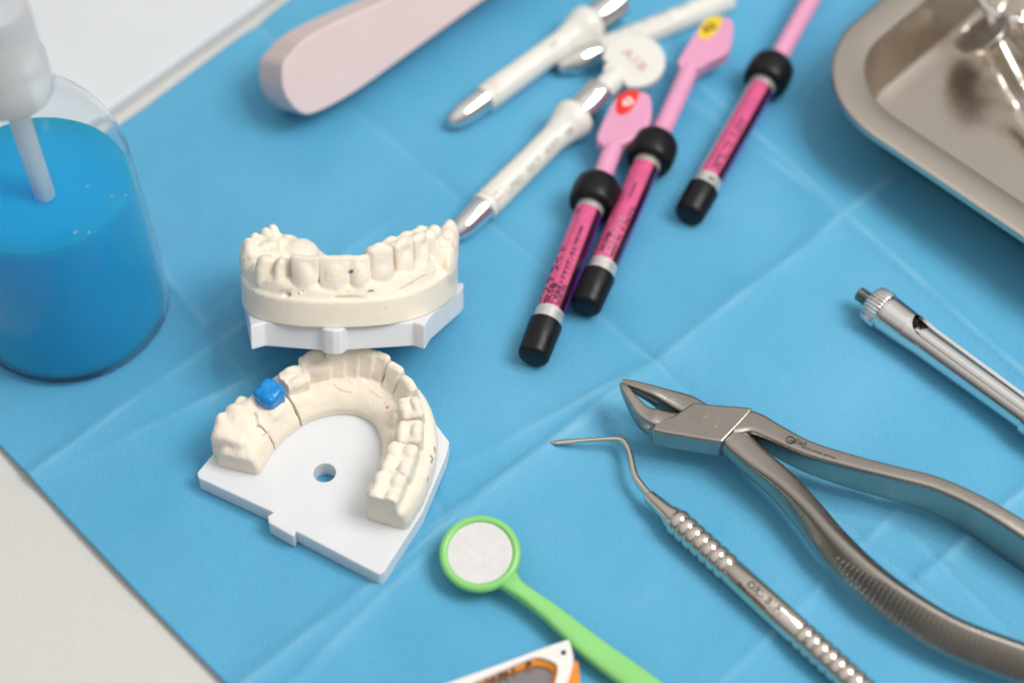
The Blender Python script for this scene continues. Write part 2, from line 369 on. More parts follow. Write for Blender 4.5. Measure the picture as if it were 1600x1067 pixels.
class Arch:
    """horseshoe: distance along and across a smooth centre line; across is positive outward"""
    def __init__(s, G, pts, n=12):
        s.p = smoothp(pts, n); s.L = np.r_[0, np.cumsum(np.linalg.norm(np.diff(s.p, axis=0), axis=1))]
        s.T = np.gradient(s.p, axis=0); s.T /= np.linalg.norm(s.T, axis=1)[:, None]
        gx, gy = np.meshgrid(G.ax[0], G.ax[1], indexing='ij'); best = np.full(gx.shape, 1e9); s.s = np.zeros(gx.shape); s.d = np.zeros(gx.shape); s.e = np.zeros(gx.shape)
        for i in range(len(s.p)-1):
            a, b = s.p[i], s.p[i+1]; ab = b-a; l = np.linalg.norm(ab); u = ab/l
            t = (gx-a[0])*u[0]+(gy-a[1])*u[1]; tc = np.clip(t, 0, l); dx = gx-a[0]-u[0]*tc; dy = gy-a[1]-u[1]*tc; dd = np.hypot(dx, dy)
            m = dd < best; best[m] = dd[m]; s.s[m] = (s.L[i]+tc)[m]
            side = np.sign(u[0]*(gy-a[1])-u[1]*(gx-a[0])); s.d[m] = (dd*side)[m]
        # overshoot past either end
        for (q, tt) in ((s.p[0], -s.T[0]), (s.p[-1], s.T[-1])):
            pass
        s.e0 = (gx-s.p[0][0])*-s.T[0][0]+(gy-s.p[0][1])*-s.T[0][1]; s.e1 = (gx-s.p[-1][0])*s.T[-1][0]+(gy-s.p[-1][1])*s.T[-1][1]
        near0 = np.hypot(gx-s.p[0][0], gy-s.p[0][1]) < 22; near1 = np.hypot(gx-s.p[-1][0], gy-s.p[-1][1]) < 22
        s.e = np.maximum(np.where(near0 & (s.s < 12), s.e0, -30), np.where(near1 & (s.s > s.L[-1]-12), s.e1, -30))
        # lateral offset measured straight past the ends
        m = (s.e0 > 0) & near0; s.d[m] = ((gx-s.p[0][0])*-s.T[0][1]+(gy-s.p[0][1])*s.T[0][0])[m]
        m = (s.e1 > 0) & near1; s.d[m] = ((gx-s.p[-1][0])*-s.T[-1][1]+(gy-s.p[-1][1])*s.T[-1][0])[m]
    def at(s, pos):
        i = int(np.argmin(np.hypot(*(s.p-np.array(pos[:2])).T))); return s.L[i], s.T[i], s.p[i]
def stone(name, G, parent, xf, marks=()):
    V, F = nets(G)
    if xf is not None: V = xf(V)
    o = obj(name, (V, F), M['stone'], parent, smooth=180)
    me = o.data; at = me.color_attributes.new('mark', 'FLOAT_COLOR', 'POINT')
    W = np.array([v.co[:] for v in me.vertices])/S+wloc(parent); col = np.zeros((len(W), 4), np.float32); col[:, 3] = 0
    from mathutils.bvhtree import BVHTree
    bv = BVHTree.FromPolygons([tuple(p) for p in W], [tuple(p.vertices) for p in me.polygons])
    for px, c, rad, al in marks:
        pts = []
        for (x, y) in px:
            r = CV+CR*(x-800)/FPX+CU*(533.5-y)/FPX; h = bv.ray_cast(Vector(CAM), Vector(r).normalized())
            if h[0] is not None: pts.append(np.array(h[0]))
        if not pts: continue
        seg = [pts[0]] if len(pts) == 1 else [pts[i]+(pts[i+1]-pts[i])*t for i in range(len(pts)-1) for t in np.linspace(0, 1, 12)]
        d = np.min([np.linalg.norm(W-q, axis=1) for q in seg], axis=0); a = np.clip(1.4-d/rad, 0, 1)*al
        m = a > col[:, 3]; col[m, :3] = c; col[m, 3] = a[m]
    at.data.foreach_set('color', col.ravel()); return o
def sl3(G): return (slice(None),)*3

# ------------------------------------------------------------------ lower cast
GAP = .6; ZP = 6.6                               # underside and top of its plate
G = Grid((-93, -79, 6.2), (-15, -9, 26), .26)
A = Arch(G, [(-80, -52.8), (-77.8, -45), (-73.7, -37.5), (-66.8, -30), (-57.5, -25.3), (-49, -24.2), (-41.3, -26.3), (-34.3, -32), (-30.6, -41), (-30.2, -51), (-32.6, -62), (-35.6, -71.5)])
A.d = -A.d
# arch runs clockwise, so outward is on the left of travel
A.d = -A.d
z = G.ax[2][None, None, :]; s = A.s[:, :, None]; d = A.d[:, :, None]; e = A.e[:, :, None]; LT = A.L[-1]
def itp(x, xs, ys): return np.interp(x, xs, ys)
wid = itp(A.s, [0, 6, 22, 45, 60, 75, 95, LT], [6.6, 7.2, 8.2, 8.8, 8.4, 8.2, 7.6, 6.2])[:, :, None]
zz = np.clip((z-9.5)/7, 0, 1); hw = wid*(1-.40*zz**1.3); sh = zz*itp(A.s, [0, 20, 35, 50, 70, 100, LT], [0, .2, 1.8, 2.6, 1.8, .3, 0])[:, :, None]
topz = itp(A.s, [0, 5, 12, 20, 26, 34, 60, 80, 105, LT], [14.5, 16.2, 17.2, 17.2, 16.6, 15.2, 14.0, 14.4, 15.4, 15.2])[:, :, None]-.030*(d-sh)**2
bd = np.maximum(np.maximum(np.abs(d-sh)-hw, z-topz), e-.5)
q0 = np.abs(d-sh)-hw+1.6; q1 = z-topz+1.6; q2 = e-.5+1.6; rr = np.sqrt(np.maximum(q0, 0)**2+np.maximum(q1, 0)**2+np.maximum(q2, 0)**2)+np.minimum(np.maximum(np.maximum(q0, q1), q2), 0)-1.6
G.add(sl3(G), rr, .2)
def ang_of(pos):
    _, T, _ = A.at(pos); return math.atan2(T[1], T[0])
def outward(T): return np.array([-T[1], T[0]])
# cusped teeth, right leg (back to front), then the incisors, then the left premolars
def molar(G, pos, ang, w, t, zb, zt, cusps=2, k=.25, out=0):
    G.tbox(pos, ang, zb, zt-1.0, w*.86, w*1.03, t*.98, t*.82, r=1.35, k=k)
    ca, sa = math.cos(ang), math.sin(ang)
    us = [0] if cusps == 1 else [-.48*w, .46*w]
    for u in us:
        for v, hh in ((.46*t, 0), (-.50*t, -.35)):
            uu_ = u+random.uniform(-.3, .3); vv_ = v+random.uniform(-.25, .25)
            G.ell((pos[0]+uu_*ca-vv_*sa, pos[1]+uu_*sa+vv_*ca, zt-1.7+hh+random.uniform(-.25, .15)), (w*.46 if cusps > 1 else w*.74, t*.42, 1.8), ang, .5)
    G.ell((pos[0], pos[1], zt+.2), (w*.72, .45, 1.2), ang+.12, .6, sub=True)
    if cusps > 1:
        G.ell((pos[0]+.3*ca, pos[1]+.3*sa, zt+.3), (.35, t*.8, 1.1), ang, .6, sub=True)
for (x, y, zt, w, t, cu) in [(604, 758, 20.6, 5.6, 5.0, 2), (624, 712, 21.0, 5.7, 5.1, 2), (640, 668, 21.2, 3.9, 4.3, 1), (641, 630, 21.3, 3.8, 4.0, 1)]:
    p = P(x, y, zt); an = ang_of(p); molar(G, p, an, w, t, 10, zt, cu); 
    ca, sa = math.cos(an), math.sin(an)
    G.ell((p[0]-sa*(-4.2), p[1]+ca*(-4.2), 13.5), (w*.62, 2.4, 4.6), an, .9)
for (x, y, zt, w, ln) in [(638, 594, 21.6, 3.6, .8), (618, 570, 21.6, 3.1, .8), (597, 553, 21.8, 2.7, .8), (575, 547, 22.0, 2.6, .7), (551, 545, 22.0, 2.6, .7), (525, 547, 22.0, 3.1, .6)]:
    p = P(x, y+2, zt); an = ang_of(p); o_ = np.array([-math.sin(an), math.cos(an)])
    G.tbox((p[0]-o_[0]*2.0, p[1]-o_[1]*2.0), an, 9.0, zt, w*.58, w*.985, 5.0, 1.1, lean=ln+1.6, r=1.0, k=.42, bow=.25)
for (x, y, zt, w, t, cu) in [(490, 561, 20.8, 4.5, 4.6, 1), (459, 583, 20.4, 4.1, 4.4, 1)]:
    p = P(x, y, zt); molar(G, p, ang_of(p), w, t, 11, zt, cu)
p = P(377, 663, 14.5); G.tbox(p, ang_of(p), 7, 17.4, 8.6, 8.2, 5.9, 5.2, r=1.6, k=1.6)
p = P(365, 682, 13.0); G.tbox(p, ang_of(p)+.12, 7, 15.6, 4.0, 4.2, 5.6, 5.8, r=1.4, k=1.8)
# thin wall left of the saw cut, worn ridge and lumps behind the wax crown
p = P(441, 596, 20); G.tbox(p, ang_of(p), 10, 20.3, 1.5, .8, 3.4, 2.6, r=.6, k=.4)
for (x, y, zz_, ra) in [(352, 672, 15.6, (5.2, 4.6, 3.2)), (372, 655, 16.6, (4.8, 5.0, 2.9)), (392, 640, 16.8, (4.0, 5.0, 2.6)), (384, 675, 15, (6, 3.0, 3.0)), (366, 640, 17.6, (2.2, 3, 2.2)), (398, 625, 17.8, (3, 2.4, 2.0)), (421, 640, 16, (5.5, 5.5, 2.4)), (405, 690, 12.5, (6, 3.5, 3.2)), (345, 655, 16.6, (2.3, 2.0, 2.2))]:
    p = P(x, y, zz_-.5); G.ell(p, (ra[0]*.72, ra[1]*.72, ra[2]*.8), ang_of(p)+.2, 1.2)
for (x, y, zz_, ra) in [(362, 664, 20.2, (5.0, .8, 1.2)), (398, 668, 17.2, (5, .7, 1.0))]:
    p = P(x, y, zz_); G.ell(p, ra, ang_of(p)+.5, .9, sub=True)
G.F = np.maximum(G.F, (e-.4)).astype(np.float32)
# saw cuts
def sawcut(pin, wdt, zlo, dlo, dhi, flare=0):
    L0, T, c = A.at(pin); D = np.abs((G.ax[0][:, None]-pin[0])*T[0]+(G.ax[1][None, :]-pin[1])*T[1])[:, :, None]
    ctr = .45*np.sin(z*.55)
    near = (np.hypot(G.ax[0][:, None]-c[0], G.ax[1][None, :]-c[1]) < 14)[:, :, None]
    cut = np.maximum(np.maximum(D-wdt-flare*np.clip((z-15)/5, 0, 1), zlo-z), np.maximum(dlo-d, d-dhi)); cut = np.where(near, cut, 9)
    G.F = np.maximum(G.F, -cut.astype(np.float32))
sawcut(P(471, 668, 6), .30, 5, -20, 20, .9)
sawcut(P(435, 707, 6), .24, 5, -20, -2.5)
# lingual groove line, roughness
G.F += (.16*sdnoise(G.F.shape, 14, 3)+.07*sdnoise(G.F.shape, 6, 4)+.022*sdnoise(G.F.shape, 2, 6)).astype(np.float32)*np.clip((z-8)/5, .15, 1)
for k in range(26):
    p = P(random.uniform(350, 650), random.uniform(590, 700), random.uniform(8, 18)); G.ell(p, (.45, .45, .45), 0, .2, sub=True)
G.F = np.maximum(G.F, (ZP+.02)-z).astype(np.float32)
G.F[0] = G.F[-1] = 5; G.F[:, 0] = G.F[:, -1] = 5; G.F[:, :, 0] = 5; G.F[:, :, -1] = 5
base = P(505, 760, 0)
low = thing('dental_cast', 'lower plaster jaw cast with a blue wax crown, on a flat white holed plate', 'dental cast', base, 'plaster dental casts')
RU = (.45, .13, .07)
stone('plaster_arch', G, low, None, [([(605, 636)], RU, .55, .8), ([(602, 630)], (.75, .45, .3), .6, .5), ([(572, 802)], (.7, .42, .3), .8, .5),
      ([(620, 732), (629, 741)], (.30, .29, .36), .32, .8), ([(411, 680), (421, 674)], (.45, .43, .5), .3, .6), ([(421, 648)], (.75, .5, .3), .6, .5), ([(365, 652)], (.7, .45, .35), .35, .6),
      ([(522, 601), (527, 606), (535, 610), (548, 613)], (.50, .36, .22), .22, .6), ([(578, 610), (590, 618), (597, 622)], (.5, .36, .22), .2, .5),
      ([(679, 699), (680, 706)], (.05, .05, .08), .35, .9), ([(674, 722), (676, 716), (673, 712)], (.05, .05, .08), .3, .9), ([(668, 752), (669, 746)], (.08, .08, .1), .3, .8)])
# plate with a hole
out = [(308, 738), (345, 694), (364, 662), (398, 634), (440, 608), (500, 596), (560, 594), (614, 606), (650, 628), (672, 650), (702, 690), (697, 712), (660, 800), (600, 893), (592, 897), (462, 829), (459, 838), (420, 816), (418, 806), (427, 800), (310, 746)]
outw = [P(x, y, ZP) for x, y in out]
hc = P(507, 738, ZP)
def holed(outer, hole, vec):
    from mathutils.geometry import tessellate_polygon
    pts = [Vector(p) for p in outer]+[Vector(p) for p in hole]; n = len(pts)
    tri = tessellate_polygon([[Vector(p) for p in outer], [Vector(p) for p in hole]])
    V = [np.array(p) for p in pts]+[np.array(p)+np.array(vec) for p in pts]; F = []
    F += [tuple(t_) for t_ in tri]+[tuple(i+n for i in t_) for t_ in tri]
    a_ = len(outer)
    F += [(i, (i+1) % a_, n+(i+1) % a_, n+i) for i in range(a_)]
    h_ = len(hole); F += [(a_+i, a_+(i+1) % h_, n+a_+(i+1) % h_, n+a_+i) for i in range(h_)]
    return V, F
hole = [hc+np.array([3.3*math.cos(q), 3.3*math.sin(q), 0]) for q in np.linspace(0, 2*math.pi, 49)[:-1]]
obj('mounting_plate', holed(outw, hole, (0, 0, -(ZP-GAP))), M['plate'], low, smooth=35, bevel=.45, segs=3)
# wax crown
GW = Grid((-84, -46, 11), (-64, -22, 25), .3); cw = P(421, 618, 18.5); an = ang_of(cw)
GW.tbox(cw, an, 14.5, 21.6, 3.5, 4.1, 3.6, 3.9, r=1.9, k=.4)
for du, dv in ((1.4, 1.5), (-1.4, -1.3)):
    GW.ell((cw[0]+du*math.cos(an)-dv*math.sin(an), cw[1]+du*math.sin(an)+dv*math.cos(an), 20.3), (2.2, 2.1, 1.5), an, 1.6)
GW.ell((cw[0]+.5, cw[1]-.6, 22.9), (3.0, .6, 1.0), an+.7, .8, sub=True)
GW.F += (.12*sdnoise(GW.F.shape, 6, 9)+.06*sdnoise(GW.F.shape, 3, 8)).astype(np.float32)
obj('wax_crown', nets(GW), M['wax'], low, smooth=180, label='bright blue wax crown')

# ------------------------------------------------------------------ upper cast, leaning back with its front on the lower one
TAU = math.radians(34); OU = P(530, 553, 25)
ex = np.array([1., 0, 0]); ey = np.array([0, math.cos(TAU), -math.sin(TAU)]); ez = np.array([0, math.sin(TAU), math.cos(TAU)]); MU = np.array([ex, ey, ez])
def toW(V): return OU+np.asarray(V)@MU
def LU_(x, y, z): return MU@(P(x, y, o=OU+ez*z, n=ez)-OU)
G = Grid((-35, -8, 8.6), (38.5, 50, 34.5), .27)
A = Arch(G, [(-20, 41), (-23.4, 33), (-23.2, 24), (-20.6, 15.5), (-16.2, 9.6), (-8.6, 6.0), (2.3, 5.4), (12.2, 8.0), (18.6, 14.6), (22.6, 22.6), (25, 31), (25.6, 37), (25.6, 43)][::-1])
z = G.ax[2][None, None, :]; d = A.d[:, :, None]; e = A.e[:, :, None]; LT = A.L[-1]
s1 = A.s
s1 = A.L[-1]-A.s
ledge = itp(s1, [0, 20, 35, 50, 65, 80, 95, LT], [18.5, 17.6, 17.2, 17.0, 17.2, 18.0, 20.5, 22])[:, :, None]
q0 = np.abs(d)-8.2+.9; q1 = z-ledge+.9; q2 = e-.5+.9
G.add(sl3(G), np.sqrt(np.maximum(q0, 0)**2+np.maximum(q1, 0)**2+np.maximum(q2, 0)**2)+np.minimum(np.maximum(np.maximum(q0, q1), q2), 0)-.9, .2)
# gum ridge above the trimmed base
gt = itp(s1, [0, 10, 30, 50, 70, 95, LT], [22.5, 23.6, 22.6, 20.8, 23.0, 24.6, 24.5])[:, :, None]
zz = np.clip((z-17)/5, 0, 1); hw2 = 7.5-2.1*zz; sh2 = .0*zz
q0 = np.abs(d-sh2)-hw2+2; q1 = z-gt+2; q2 = e+1.5
G.add(sl3(G), np.sqrt(np.maximum(q0, 0)**2+np.maximum(q1, 0)**2+np.maximum(q2, 0)**2)+np.minimum(np.maximum(np.maximum(q0, q1), q2), 0)-2, 1.0)
def fit(x, y, dt, z0, z1):
    """the point seen at this pixel that lies dt outside the centre line"""
    best = None
    for q in np.linspace(z0, z1, 61):
        p = LU_(x, y, q); _, T, c = A.at(p); dd = float(np.dot(p[:2]-c, [-T[1], T[0]]))
        if best is None or abs(dd-dt) < best[0]: best = (abs(dd-dt), q, p)
    return best[1], best[2]
def uang(pos):
    _, T, _ = A.at(pos); return math.atan2(T[1], T[0])
# incisors / canines: x pixel centre, top pixel, z, half width
for (x, y, zt, w, tk, r_) in [(477, 398, 29.2, 4.65, 1.5, .8), (522, 398, 29.2, 4.95, 1.5, .8), (560, 397, 29.0, 3.5, 1.4, 1.2), (594, 382, 30.6, 4.7, 2.4, 1.8), (441, 401, 28.6, 2.7, 1.8, 1.7), (414, 398, 28.2, 2.8, 2.6, 1.9)]:
    zt, p = fit(x, y+2, 3.0 if abs(x-510) < 60 else 2.2, 27.2, 31.8); an = uang(p); o_ = np.array([-math.sin(an), math.cos(an)])
    G.tbox((p[0]-o_[0]*.2, p[1]-o_[1]*.2), an, 18.0, zt, w*.78, w*(.93 if w == 4.7 else 1.03), 3.6, tk, lean=-.3, r=2.1 if w == 4.7 else max(r_, .8), k=.28, bow=.9)
    G.ell((p[0]+o_[0]*.3, p[1]+o_[1]*.3, 21.0), (w*.84, 2.9, 6.4), an, .6)
    if w == 4.7: G.ell((p[0]-o_[0]*.3, p[1]-o_[1]*.3, zt-1.6), (2.6, 2.0, 2.6), an, .9)
# interdental notches
# right side premolars and molars, then left side
for (x, y, zt, w, t, cu) in [(620, 370, 30.8, 4.1, 4.5, 1), (643, 361, 30.6, 4.0, 4.6, 1), (665, 355, 30.2, 4.9, 4.8, 2), (687, 357, 29.2, 4.6, 4.6, 2),
                             (404, 386, 28.6, 3.5, 4.3, 1), (402, 377, 28.4, 3.7, 4.4, 1), (414, 370, 28.6, 5.0, 4.8, 2), (434, 366, 28.2, 4.6, 4.8, 2)]:
    zt, p = fit(x, y, .6, 26.5, 32); an = uang(p); molar(G, p, an, w, t, 18.5, zt, cu, k=.25)
    for du in ([0] if cu == 1 else [-.45*w, .45*w]):
        G.ell((p[0]-math.sin(an)*(t-1.7)+du*math.cos(an), p[1]+math.cos(an)*(t-1.7)+du*math.sin(an), 21.8), (w*(.90 if cu == 1 else .50), 3.0, 7.0), an, .4)
# tuberosity slope of the left leg, raised wing of the right leg
G.ell((-14.5, 34, 21.0), (6.0, 8.5, 4.6), .15, 2.2); G.ell((-12, 36, 18), (6.0, 6, 4.0), .1, 2.0)
G.ell((31.5, 30, 20.5), (2.2, 9, 6.0), 0, 2.5); G.ell((30.5, 38, 23.0), (3.4, 5, 5.0), 0, 2.0)
G.F += (.14*sdnoise(G.F.shape, 14, 13)+.07*sdnoise(G.F.shape, 6, 14)+.022*sdnoise(G.F.shape, 2, 16)).astype(np.float32)*np.clip((z-16)/4, .12, 1)
# a recess and some voids along the ledge
G.ell((4.2, -1.6, 17.6), (5.2, .9, .7), 0, .4, sub=True); G.ell((-14, 1.0, 17.9), (3.6, .9, .7), .3, .4, sub=True)
for k in range(24):
    sx = random.uniform(-28, 33); _, T, c = A.at((sx, 4)); o_ = np.array([-T[1], T[0]]); G.ell((c[0]+o_[0]*random.uniform(5.6, 7.6), c[1]+o_[1]*random.uniform(5.6, 7.6), random.uniform(12, 20)), (.4, .4, .4), 0, .2, sub=True)
G.F = np.maximum(G.F, 9.04-z).astype(np.float32)
G.F[0] = G.F[-1] = 5; G.F[:, 0] = G.F[:, -1] = 5; G.F[:, :, 0] = 5; G.F[:, :, -1] = 5
upc = thing('dental_cast', 'upper plaster jaw cast tilted on its notched white plate, with tiny violet marks', 'dental cast', P(550, 420, 0), 'plaster dental casts')
VI = (.13, .07, .33); BR = (.30, .17, .06)
stone('plaster_arch', G, upc, toW, [([(547, 425), (550, 424)], VI, .55, 1), ([(576, 455), (583, 454)], (.16, .13, .22), .3, .9), ([(382, 407)], BR, .3, .8), ([(396, 455)], BR, .4, .8), ([(403, 414)], BR, .22, .8),
      ([(625, 451), (643, 441), (661, 431), (680, 424)], (.45, .30, .13), .24, .7), ([(660, 431)], BR, .32, .8), ([(436, 455), (455, 453)], (.6, .42, .22), .5, .5), ([(450, 479)], (.5, .4, .25), .3, .5), ([(603, 481)], (.5, .42, .3), .4, .5), ([(714, 390), (713, 400)], (.75, .5, .25), .9, .5)])
pl = [(-25.6, -1.0), (-21.9, 2.6), (-5.4, -1.2), (-3.8, -4.0), (-1.2, -5.4), (1.2, -5.2), (2.8, -1.0), (21.8, 2.8), (25.3, -.4), (26.6, 9.0), (34.6, 35), (35.6, 40), (35.6, 44), (-33, 44), (-33, 38)]
obj('mounting_plate', (toW(prism([(x, y, 1.5) for x, y in pl], (0, 0, 7.5))[0]), prism([(x, y, 1.5) for x, y in pl], (0, 0, 7.5))[1]), M['plate'], upc, smooth=35, bevel=.5, segs=3)

# ------------------------------------------------------------------ blue bottle
bc = np.array([-138.5, 12, .6])
bt = thing('liquid_bottle', 'clear plastic bottle of bright blue liquid with a milky cap at the left edge', 'bottle', bc)
prof = [(0, 26), (.6, 28.6), (2.2, 30), (6, 30.3), (30, 29.6), (62, 28.2), (70, 27.2), (77, 24.8), (84, 20.6), (90, 15.4), (94, 11.5), (97, 10), (110, 10)]
inn = [(109.9, 8.8), (96.6, 8.8), (93.4, 10.4), (89.2, 14.2), (83.2, 19.4), (76.3, 23.5), (69.4, 26), (62, 27), (30, 28.4), (6, 29.1), (2.6, 28.6), (1.6, 26.6), (1.4, 20), (1.4, .01)]
po = smoothp(prof, 4); pi_ = smoothp(inn, 4); pi_[:, 1] = np.maximum(pi_[:, 1], .01)
obj('bottle_body', lathe([(0, .01)]+[tuple(p) for p in po]+[tuple(p) for p in pi_], bc, (0, 0, 1), 72, up=(0, 1, 0), caps=False), M['bottle'], bt, smooth=60)
lq = [(1.55, .01), (1.55, 26.4), (2.8, 28.4), (6, 28.95), (30, 28.25), (57, 27.05), (59, 26.8), (59.2, .01)]
obj('blue_liquid', lathe(lq, bc, (0, 0, 1), 72, up=(0, 1, 0), caps=False), M['liquid'], bt, smooth=50)
capp = [(96, 10.2), (96, 11.4), (97, 11.9), (108, 11.9), (109, 11.2), (126, 10.8), (128, 9.6), (128.6, 6), (128.8, .01)]
obj('cap', lathe([(t_, r_) for t_, r_ in capp], bc, (0, 0, 1), 60, up=(0, 1, 0), caps=False), M['cap'], bt, smooth=35)
obj('dip_tube', sweep(smoothp([bc+np.array(v) for v in [(0, 0, 112), (1, -2, 85), (4, -6, 45), (7, -10, 6)]], 6), 3.1, 3.1, up=(0, 1, 0)), M['cap'], bt)

dv = []
for q in range(6):
    an_ = math.radians(random.uniform(260, 350)); zd = random.choice([60.5, 63, 66, 70, 74]); rr_ = float(np.interp(zd, pi_[::-1, 0], pi_[::-1, 1]))-.15; sz = random.uniform(.2, .42)
    cc_ = bc+np.array([rr_*math.cos(an_), rr_*math.sin(an_), zd]); dv.append(lathe([(-sz, .02), (-sz*.7, sz*.7), (0, sz), (sz*.7, sz*.7), (sz, .02)], cc_, (math.cos(an_), math.sin(an_), .2), 12, caps=False))
obj('droplets', join(*dv), M['cap'], bt, smooth=80)

# ------------------------------------------------------------------ pink slab standing on its edge
e1 = unit([-15.2*.63, 15.2*.776, -9.8]); dlen = 18.5; nface = -e1
og = P(485, 180, 10.4)
face = [(445, 118), (446, 104), (450, 95), (459, 84), (478, 64), (511, 44), (548, 27), (606, 2), (700, -40), (800, -88), (850, -100), (870, -85), (860, -65), (763, 0), (700, 45), (640, 88), (570, 138), (530, 162), (508, 173), (485, 180), (468, 172), (455, 157), (447, 138)]
fw = [P(x-5, y, o=og, n=nface) for x, y in face]
fw = list(smoothp(fw+[fw[0]], 4)[:-1])
ps = thing('pink_case', 'pale pink rounded plastic case standing on its long edge at the top', 'case', P(500, 175, 0))
obj('case_shell', prism(fw, e1*dlen), M['pink_slab'], ps, smooth=40, bevel=1.0, segs=3)

# ------------------------------------------------------------------ ivory composite syringes
def ivory(A, B, label, group, K=1.07, full=True, disc=None, texts=(), scale=1.0, ring=True, stripe=True):
    A = np.array(A); B = np.array(B); D = B-A; L = np.linalg.norm(D)
    t = thing('composite_syringe', label, 'syringe', (A[0], A[1], 0), group)
    a1 = .20*L
    obj('metal_tip', lathe([(q, r_*K) for q, r_ in [(0, .05), (.3, .9), (1.2, 1.9), (3.2, 2.9), (6.5, 3.6), (10, 3.9), (a1+.5, 4.0)]], A, D), M['chrome'], t, smooth=60)
    pr = [(a1, 4.1), (a1+.2, 4.55), (a1+1.6, 4.6), (a1+1.9, 4.3), (a1+2.6, 4.3), (a1+2.9, 4.6), (a1+6, 4.55), (.62*L, 4.3), (.68*L, 4.6), (.73*L, 5.3), (.77*L, 6.3), (.795*L, 6.65), (.815*L, 6.6), (.83*L, 6.0), (.835*L, 5.0)]
    pr = [(q, r_*K) for q, r_ in pr]; pp = smoothp(pr[6:], 4); bar = pr[:6]+[tuple(p) for p in pp]
    bo_ = obj('barrel', lathe(bar, A, D), M['ivory'], t, smooth=35)
    obj('metal_collar', lathe([(.82*L, 4.6), (.834*L, 5.3), (L-.4, 5.3), (L, 4.9), (L, 2.5)], A, D), M['chrome'], t, smooth=35)
    rf = lambda q: np.interp(q, [p[0] for p in bar], [p[1] for p in bar])
    for (body, size, t0, ang, mm, sg, bold) in texts:
        obj('lettering', text_cyl(body, size, A, D, rf, t0*L, ang, bold, sg), mm, bo_, smooth=0)
    return t, A, D, L
gI = 'ivory composite syringes'
A_ = P(706, 373, 3.6); B_ = P(940, 143, 8.2)
tC, A_, D_, L_ = ivory(A_, B_, 'ivory syringe marked A1B on its round thumb disc, chrome tip beside the upper cast', gI,
    texts=[('LIPSO   32CT   SOFT   3B', 3.2, .30, 28, M['grey_ink'], 1, .03), ('■ I', 3.4, .235, 40, M['rose_ink'], 1, .05), ('A1B  LOT 1024', 2.2, .25, 128, M['rose_ink'], 1, 0), ('2.0 g   2023-11', 1.7, .42, 122, M['grey_ink'], 1, 0)])
u_ = unit(D_); nb = A_+D_
obj('plunger', lathe([(L_-.5, 4.1), (L_+9, 4.1)], A_, D_), M['ivory'], tC, smooth=40)
# scalloped disc: tilted towards the camera side
dn = unit([-.05, -.22, 1]); dc = P(990, 95, 12.5); dxv = unit(P(1010, 111, o=dc, n=dn)-P(972, 76, o=dc, n=dn)); dyv = np.cross(dn, dxv)
dp = []
for k in range(72):
    a = 2*math.pi*k/72; r_ = 10.8
    for (ca_, dep, wd) in ((math.radians(232), 2.0, .11), (math.radians(296), 1.9, .11)):
        q = (a-ca_+math.pi) % (2*math.pi)-math.pi; r_ -= dep*math.exp(-(q/wd)**2)
    dp.append(dc+dxv*r_*math.cos(a)+dyv*r_*math.sin(a))
dd = obj('thumb_disc', prism(dp, -dn*3.2), M['ivory'], tC, smooth=40, bevel=.7, segs=3)
V, F = text_mesh('A1B', 5.0, .06); w_ = V[:, 0].max()
obj('lettering', ([dc+dxv*(v[0]-w_/2)*1.25+dyv*(v[1]-1.2)+dn*.06 for v in V], F), M['rose_ink'], dd, smooth=0)
# second, upper left; third behind
ivory(P(701, 196, 3.6), P(968, 3, 8.2), 'ivory syringe with chrome tip lying nearest the pink case', gI, texts=[('■ I', 3.6, .235, 62, M['rose_ink'], 1, .05), ('320', 2.6, .56, 60, M['grey_ink'], 1, 0)])
p0 = P(872, 108, 4.0); p1 = P(1140, -2, 3.2)
D3 = p1-p0; L3 = np.linalg.norm(D3); K3 = 1.15
t3 = thing('composite_syringe', 'white slender syringe with bulbous chrome nose behind the A1B disc', 'syringe', (p0[0], p0[1], 0), gI)
obj('metal_tip', lathe([(q, r_*K3) for q, r_ in [(0, .1), (.4, 1.6), (1.6, 2.2), (3, 2.5), (5, 3.6), (9, 4.4), (14, 4.5), (19, 3.9)]], p0, D3), M['chrome'], t3, smooth=60)
b3 = obj('barrel', lathe([(17, 4.4), (17.4, 4.7), (L3-1, 4.5), (L3, 3.8), (L3, 1)], p0, D3), M['ivory'], t3, smooth=40)
obj('lettering', text_cyl('A2  HC  LITE  FLOW   3.8 g', 2.6, p0, D3, 4.62, 24, 95, .03), M['grey_ink'], b3, smooth=0)
obj('lettering', text_cyl('COMPOSITE RESTORATIVE', 1.7, p0, D3, 4.62, 26, 55, 0), M['grey_ink'], b3, smooth=0)

